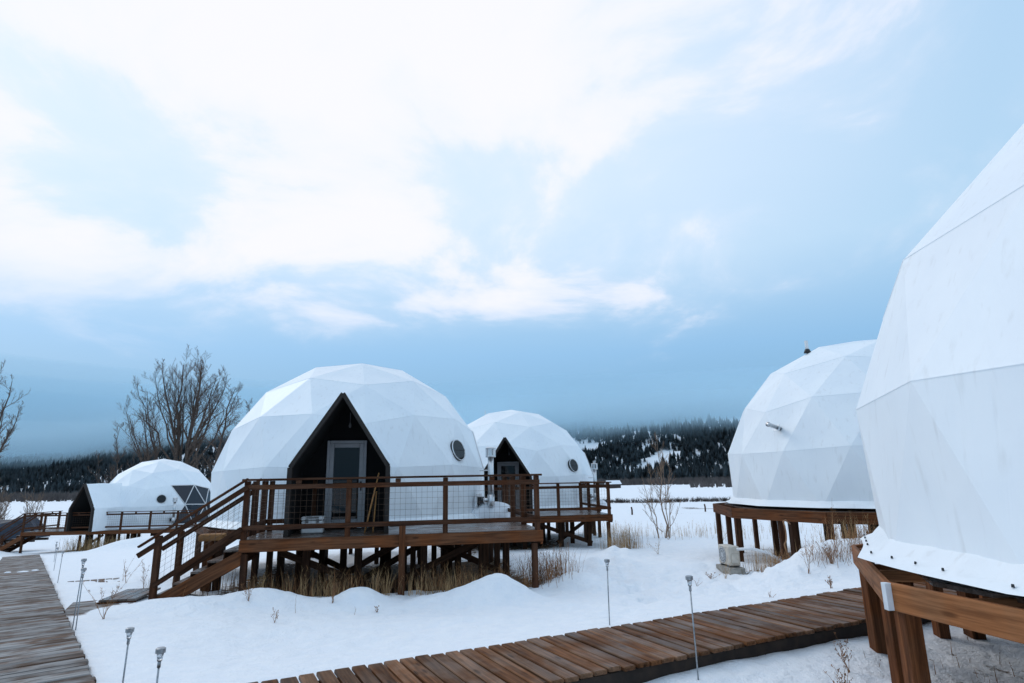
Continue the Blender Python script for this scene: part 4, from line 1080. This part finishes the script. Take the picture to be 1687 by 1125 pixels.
def twigs(T, pts, r0, r1, lvl, r, cnt, lenf, up=0.6, rmin=0.012, start=0.2):
    n = len(pts) - 1; tot = sum((pts[i + 1] - pts[i]).length for i in range(n))
    for k in range(cnt):
        t = start + (1 - start) * (k + r.random()) / cnt; i = min(n - 1, int(t * n)); f = t * n - i
        b = pts[i].lerp(pts[i + 1], f); d = (pts[i + 1] - pts[i]).normalized()
        a = Vector((r.gauss(0, 1), r.gauss(0, 1), r.gauss(0, 0.6))); a = (a - d * a.dot(d)).normalized()
        dr = (d * r.uniform(0.6, 1.0) + a * r.uniform(0.55, 0.95) + Vector((0, 0, up * r.uniform(0.3, 1)))).normalized()
        L = tot * lenf * r.uniform(0.55, 1.15) * (1.15 - 0.75 * t); rb = max(rmin, (r0 + (r1 - r0) * t) * 0.55); q = [b]; m = 4 if lvl > 1 else 2; dd = dr.copy()
        for j in range(m):
            dd = (dd + Vector((r.gauss(0, .16), r.gauss(0, .16), 0.10 * up))).normalized(); q.append(q[-1] + dd * L / m)
        T.add(q, [max(rmin * 0.6, rb * (1 - 0.8 * j / m)) for j in range(m + 1)], 4 if lvl > 1 else 3)
        if lvl > 1: twigs(T, q, rb, rmin, lvl - 1, r, max(3, int(cnt * (0.8 if lvl > 2 else 0.95))), 0.5, up, rmin, 0.15)


def bare_tree(base, limbs, r_trunk, label, seed, cnt=9, lvl=3, start=0.25, rmin=0.018, mats=('bark', 'twig'), up=0.6, lenf=0.34, group='leafless trees', cat='tree', name='bare_tree'):
    r = random.Random(seed); e = empty(name, base, 0, label, cat, group); TT = Tubes(); CT = Tubes()
    for (p0, p1, bend, rad, c) in limbs:
        pts = limb_path(p0, p1, bend, r); n = len(pts) - 1
        TT.add(pts, [max(rmin, rad * (1 - 0.88 * (i / n) ** 0.9)) for i in range(n + 1)], 7)
        twigs(CT, pts, rad, rmin, lvl, r, c, lenf, up, rmin, start)
    t = TT.build('trunk', mats[0], e, True); c = CT.build('crown', mats[1], e)
    t['kind'] = 'stuff' if False else ''; del t['kind']
    return e


def lm(z0, dx, z1, rad, c, dy=None, bend=2.0, x0=0.0):
    return ((x0, 0, z0), (dx, dy if dy is not None else random.uniform(-2.2, 2.2), z1), bend, rad, c)


bx_, by_ = -46.4, 85.0
_l = [((0, 0, 0), (1.0, 0.3, 22.4), 1.05, 0.50, 16), ((-0.8, 0.2, 0), (-1.2, -0.6, 22.2), 1.08, 0.42, 15), ((-2.6, 0, 0), (-5.8, -1, 15.0), 1.3, 0.26, 12)]
for q, th in enumerate((-80, -66, -55, -45, -36, -28, -19, -10, 7, 15, 24, 33, 43, -60, 28, -24, 52)):
    t_ = R_(th); ez = 11.0 + 11.6 * max(0.05, math.cos(t_)) ** 0.75 + random.uniform(-1.2, 0.2); ex = 8.0 * math.sin(t_)
    sx_ = (-2.3 if th < -50 else -0.75 if th < 0 else 0.35) + random.uniform(-0.1, 0.1); z0 = (random.uniform(1.5, 4.0) if th < -50 else random.uniform(6.0, 10.0))
    _l.append(((sx_, 0, z0), (ex, random.uniform(-4, 4), ez), 1.3, random.uniform(0.13, 0.22), 12))
bare_tree((bx_, by_, gz(bx_, by_) - 0.3), _l, 0.5, 'tallest bare tree with a wide fan crown behind the left dome', 5, lvl=3, rmin=0.010, lenf=0.34, up=0.6, start=0.38)
bx_, by_ = -41.3, 80.0
bare_tree((bx_, by_, gz(bx_, by_) - 0.3), [((0, 0, 0), (3.6, 0, 17.8), 1.3, 0.34, 15), lm(5, 4.6, 12.4, 0.17, 9, bend=1.5), lm(3.5, 5.0, 8.6, 0.14, 9, bend=1.4), lm(6, -0.6, 13.5, 0.13, 8), ((-1.4, 0, 0), (-0.6, 0, 11.5), 1.2, 0.16, 9)],
          0.3, 'leaning bare tree just right of the tallest one', 9, lvl=3, rmin=0.013, up=0.15, lenf=0.30)
bx_, by_ = -49.5, 75.0
bare_tree((bx_, by_, gz(bx_, by_) - 0.3), [((0, 0, 0), (0.1, 0, 12.4), 1.1, 0.14, 14), ((-1.2, 0, 0), (-2.2, 0, 9.0), 1.2, 0.09, 10), lm(2.5, 1.6, 9.0, 0.07, 8)], 0.1, 'thin young bare tree left of the tallest one', 11, lvl=3, rmin=0.011, lenf=0.22)
bx_, by_ = -36.6, 80.0
bare_tree((bx_, by_, gz(bx_, by_) - 0.3), [((0, 0, 0), (0.9, 0, 16.0), 1.2, 0.15, 14), ((0.5, 0, 0), (-0.4, 0.4, 12.5), 1.2, 0.1, 10)], 0.1, 'thin bare tree showing above the left edge of the central dome', 13, lvl=3, rmin=0.011, lenf=0.22)
bx_, by_ = -63.0, 70.0
bare_tree((bx_, by_, gz(bx_, by_) - 0.3), [((0, 0, 0), (0.2, 0.3, 19.5), 1.2, 0.42, 12), lm(5, 3.6, 17.6, 0.24, 11, dy=-0.4), lm(6, 4.4, 14.0, 0.2, 11, dy=0.3), lm(6, 4.3, 11.6, 0.17, 10, dy=-0.6), lm(5, -3.4, 18.0, 0.24, 10), lm(6, -4.8, 14.0, 0.2, 9)], 0.4, 'bare tree cut off by the left edge of the picture', 17, lvl=3, rmin=0.013, lenf=0.33)
for q, (x, y, h, lab) in enumerate(((-47.0, 56.0, 5.2, 'brown leafless shrub at the left edge below the hill'), (-44.3, 56.5, 4.6, 'slim brown leafless shrub right of the one at the left edge'), (-48.6, 57.5, 4.4, 'leafless shrub half cut off at the left edge'))):
    ls = [((random.uniform(-.4, .4), random.uniform(-.3, .3), 0), (random.uniform(-1.1, 1.1) * (0.6 if q == 1 else 1), random.uniform(-.6, .6), h * random.uniform(0.6, 1.0)), 1.5, 0.035, 8) for _ in range(11)]
    bare_tree((x, y, gz(x, y) - 0.1), ls, 0.05, lab, 30 + q, lvl=2, rmin=0.011, mats=('shrub', 'shrub'), lenf=0.3, group='leafless shrubs', cat='shrub', name='bare_shrub')
sx, sy = 6.05, 25.2
bare_tree((sx, sy, gz(sx, sy) - 0.05), [((0, 0, 0), (-0.05, 0, 4.05), 1.05, 0.036, 16), ((-0.25, 0.1, 0), (-0.5, 0.2, 3.0), 1.15, 0.026, 13), ((0.15, 0, 0), (0.3, -0.2, 3.1), 1.15, 0.024, 12), ((0.05, 0, 0.3), (0.75, 0.1, 1.5), 1.5, 0.014, 9), ((-0.1, 0, 0.3), (-0.85, -0.1, 1.4), 1.5, 0.014, 9), ((-0.3, 0, 0.2), (-0.7, 0.2, 2.3), 1.3, 0.015, 10), ((0.1, 0, 0.1), (0.15, 0.1, 3.6), 1.1, 0.024, 12)],
          0.05, 'slender leafless sapling standing alone in the snow between the domes', 41, lvl=2, rmin=0.0045, mats=('paletwig', 'paletwig'), up=0.8, lenf=0.26, group='leafless shrubs', cat='sapling', name='bare_sapling')


# ------------------------------------------------------------------ hills, forest and low cloud
def hill_z(az, r, side):
    """height of the wooded hills over azimuth (rad) and distance (m)"""
    x = r * np.sin(az); y = r * np.cos(az)
    nz_ = fbm(x * 0.004 + 5, y * 0.004, 51 if side > 0 else 61, 4) - 0.47; nb = fbm(x * 0.018, y * 0.018, 71, 3) - 0.47
    if side > 0:
        r0 = 600 + 60 * np.sin(az * 6 + 1); t = np.maximum(r - r0, 0)
        q = 0.27 * t * sstep(0, 160, t) * (1 + 0.9 * nz_) + 34 * nb * sstep(20, 200, t) + 0.02 * t
        return -8.6 + 135 * np.tanh(q / 135)
    r0 = 430 + 40 * np.sin(az * 7); t = np.maximum(r - r0, 0)
    lift = np.interp(np.degrees(az), [-90, -45, -38, -30, -20, -6, 0], [0.07, 0.075, 0.10, 0.17, 0.2, 0.16, 0.12])
    q = lift * t * sstep(0, 120, t) * (1 + 1.1 * nz_) + 22 * nb * sstep(20, 200, t)
    return -8.0 + 95 * np.tanh(q / 95)


def hill(name, a0, a1, side, label):
    az = np.radians(np.arange(a0, a1 + 0.01, 0.5)); rr = np.concatenate([np.arange(400 if side < 0 else 560, 1200, 14), np.arange(1200, 2300, 60)])
    A, Rr = np.meshgrid(az, rr, indexing='ij'); Z = hill_z(A, Rr, side); V = np.stack([Rr * np.sin(A), Rr * np.cos(A), Z], -1).reshape(-1, 3); na, nr = A.shape
    f = [(i * nr + j, i * nr + j + 1, (i + 1) * nr + j + 1, (i + 1) * nr + j) for i in range(na - 1) for j in range(nr - 1)]
    o = mesh_obj(name, V, f, 'snow', None, True); tag(o, label, kind='structure'); return o


hill('hill', -2, 78, 1, 'snowy wooded hillside rising into cloud at the right')
hill('hill', -80, -2, -1, 'dark wooded hillside rising into cloud at the left')


def forest(side, a0, a1, n, r0, r1, label, seed):
    g_ = np.random.default_rng(seed); az = np.radians(g_.uniform(a0, a1, n)); r = np.sqrt(g_.uniform(r0 ** 2, r1 ** 2, n))
    x = r * np.sin(az); y = r * np.cos(az); z = hill_z(az, r, side)
    keep = fbm(x * 0.012 + 3, y * 0.012, 81 + seed, 4)
    if side > 0:
        thr = np.interp(z, [-9, 20, 45, 120], [0.30, 0.36, 0.49, 0.53]) + np.interp(np.degrees(az), [0, 8, 12, 22], [-0.07, -0.02, 0.03, 0.05]); k = (keep > thr) & (z > -8.2)
    else:
        k = (keep > 0.22) & (z > -7.5)
    x, y, z, az, r = x[k], y[k], z[k], az[k], r[k]; h = (6 + 14 * g_.uniform(0, 1, len(x)) ** 1.6) * np.where(side > 0, 0.9, 0.5)
    nn = len(x); SID = 5; rings = ((0.10, 0.20), (0.50, 0.085), (0.48, 0.15), (0.80, 0.05), (1.0, 0.004)); vs = []; fs = []
    V = np.zeros((nn, SID * len(rings), 3)); ph = g_.uniform(0, 6.28, nn)
    for q, (hh, rr) in enumerate(rings):
        for s_ in range(SID):
            a = ph + 2 * np.pi * s_ / SID; w = rr * h * g_.uniform(0.75, 1.25, nn)
            V[:, q * SID + s_] = np.stack([x + np.cos(a) * w, y + np.sin(a) * w, z - 0.5 + hh * h], -1)
    for q in range(len(rings) - 1):
        for s_ in range(SID): fs.append((q * SID + s_, q * SID + (s_ + 1) % SID, (q + 1) * SID + (s_ + 1) % SID, (q + 1) * SID + s_))
    fs = np.array(fs); F = (fs[None] + (np.arange(nn) * SID * len(rings))[:, None, None]).reshape(-1, 4)
    me = bpy.data.meshes.new('conifer_forest'); V = V.reshape(-1, 3); me.vertices.add(len(V)); me.vertices.foreach_set('co', V.reshape(-1)); me.loops.add(F.size); me.polygons.add(len(F))
    me.loops.foreach_set('vertex_index', F.reshape(-1).astype(np.int32)); me.polygons.foreach_set('loop_start', np.arange(0, F.size, 4, dtype=np.int32)); me.update(calc_edges=True); me.materials.append(MAT['conifer'])
    o = link(bpy.data.objects.new('conifer_forest', me)); tag(o, label, kind='stuff'); return o


forest(1, 0, 45, 20000, 600, 1150, 'dark conifer forest on the right hillside', 1)
forest(-1, -62, -8, 42000, 430, 1000, 'dark conifer forest on the left hillside', 2)


def bush_belt(n, a0, a1, r0, r1, h, label, seed, mat='greybush', wide=0.35):
    r = random.Random(seed); T = Tubes(); g_ = np.random.default_rng(seed); AZ = np.radians(g_.uniform(a0, a1, n)); D = g_.uniform(r0, r1, n); X = D * np.sin(AZ); Y = D * np.cos(AZ); Z = ground_z(X, Y)
    Z = np.where(D > 570, np.maximum(Z, hill_z(AZ, D, 1)), Z)
    for az, x, y, z in zip(AZ.tolist(), X.tolist(), Y.tolist(), Z.tolist()):
        hh = h * r.uniform(0.4, 1.1)
        for q in range(7):
            a = r.uniform(0, 6.28); t = Vector((x + math.cos(a) * hh * wide * r.random(), y + math.sin(a) * hh * wide * r.random(), z + hh * r.uniform(0.6, 1))); s = Vector((math.cos(az), -math.sin(az), 0)) * hh * 0.05
            b = Vector((x + r.uniform(-.3, .3), y, z - 0.2)); T.tri(b - s, b + s, t); T.tri(b.lerp(t, .4) - s * .6, b.lerp(t, .4) + s * .6, t + Vector((r.uniform(-.3, .3), 0, r.uniform(-.2, .1))) * hh)
    return tag(T.build('leafless_scrub', mat), label, kind='stuff')


bush_belt(3600, 0, 42, 500, 640, 6.5, 'grey leafless scrub along the foot of the right hill', 3)
bush_belt(260, 16, 30, 300, 360, 4.5, 'low grey bushes in the far snowy field at right', 4, wide=0.6)
bush_belt(500, 2, 34, 92, 96, 0.8, 'low brown scrub along the ditch across the field', 5, 'hedge', wide=0.9)
bush_belt(2200, -62, -26, 330, 450, 4.5, 'leafless scrub along the foot of the left hill', 6)
bn = empty('barn', (53.0, 330.0, gz(53, 330)), R_(12), 'tiny dark barn with a snowy roof across the field', 'barn')
box(bn, 'wall', (0, 0, 1.2), (7.0, 4.5, 2.8), 'barn', bev=0)
v = [(-3.9, -2.7, 2.4), (3.9, -2.7, 2.4), (3.9, 0, 4.2), (-3.9, 0, 4.2), (3.9, 2.7, 2.4), (-3.9, 2.7, 2.4)]; v += [(x, y, z - 0.18) for x, y, z in v]
mesh_obj('roof', v, [(0, 1, 2, 3), (3, 2, 4, 5), (6, 9, 8, 7), (9, 11, 10, 8), (0, 6, 7, 1), (5, 4, 10, 11), (1, 7, 8, 2), (2, 8, 10, 4), (0, 3, 9, 6), (3, 5, 11, 9)], 'snowlump', bn)
mesh_obj('gable', [(-3.4, -2.2, 2.55), (-3.4, 2.2, 2.55), (-3.4, 0, 3.95), (3.4, -2.2, 2.55), (3.4, 2.2, 2.55), (3.4, 0, 3.95)], [(0, 2, 1), (3, 4, 5)], 'barn', bn)

# low cloud hanging on the hills: real vapour, four nested lenses so that it thins out upwards
def low_cloud():
    m = bpy.data.materials.new('cloud_vapour'); m.use_nodes = True; t = m.node_tree; t.nodes.remove(t.nodes['Principled BSDF']); pv = N(t, 'ShaderNodeVolumePrincipled')
    pv.inputs['Color'].default_value = (0.62, 0.85, 0.97, 1); pv.inputs['Density'].default_value = 0.0026; pv.inputs['Anisotropy'].default_value = 0.0
    t.links.new(pv.outputs[0], t.nodes['Material Output'].inputs['Volume'])
    az = np.radians(np.arange(-88, 88.1, 2.0)); na = len(az)
    for k, (th, r0, r1, db) in enumerate(((10.0, 420, 1900, -14), (8.0, 470, 2000, -4), (6.8, 520, 2100, 8), (5.8, 560, 2200, 18))):
        tt = np.linspace(0, 1, 11); rr = r0 + (r1 - r0) * tt; nr = len(rr)
        A, Rr = np.meshgrid(az, rr, indexing='ij'); X = Rr * np.sin(A); Y = Rr * np.cos(A)
        base = np.interp(np.degrees(A), [-90, -46, -41, -37, -33, -25, -5, 5, 20, 40, 90], [2, 3, 5, 11, 27, 36, 46, 53, 58, 62, 62]) + db * 1.3 + (fbm(X * 0.006, Y * 0.006, 91 + k, 3) - 0.47) * 34
        base = np.maximum(base, 4) + np.interp(Rr, [400, 950], [34, 0])          # lower towards the slopes, so it thickens gently
        hump = np.sin(np.pi * np.tile(tt, (na, 1)))
        top = base + 0.5 + np.maximum(np.tan(R_(th)) * Rr * (1 + 0.35 * (fbm(A * 3 + k * 7, Rr * 0.001, 95 + k, 3) - 0.47)) - base, 20) * hump
        V = np.concatenate([np.stack([X, Y, base], -1).reshape(-1, 3), np.stack([X, Y, top], -1).reshape(-1, 3)]); o = na * nr; F = []
        for i in range(na - 1):
            for j in range(nr - 1):
                a, b, c, d = i * nr + j, i * nr + j + 1, (i + 1) * nr + j + 1, (i + 1) * nr + j
                F.append((a, b, c, d)); F.append((o + a, o + d, o + c, o + b))
            F.append((i * nr, i * nr + o, (i + 1) * nr + o, (i + 1) * nr)); e_ = nr - 1; F.append((i * nr + e_, (i + 1) * nr + e_, (i + 1) * nr + e_ + o, i * nr + e_ + o))
        for i in (0, na - 1):
            for j in range(nr - 1): F.append((i * nr + j, i * nr + j + 1, i * nr + j + 1 + o, i * nr + j + o) if i == 0 else (i * nr + j, i * nr + j + o, i * nr + j + 1 + o, i * nr + j + 1))
        ob = mesh_obj('low_cloud', V, F, None); bm = bmesh.new(); bm.from_mesh(ob.data); bmesh.ops.recalc_face_normals(bm, faces=bm.faces); bm.to_mesh(ob.data); bm.free()
        mk = m.copy(); mk.node_tree.nodes['Principled Volume'].inputs['Density'].default_value = (0.0015, 0.0020, 0.0030, 0.0042)[k]; ob.data.materials.append(mk)
        tag(ob, 'blue grey low cloud hiding the tops of the hills', kind='stuff')


low_cloud()
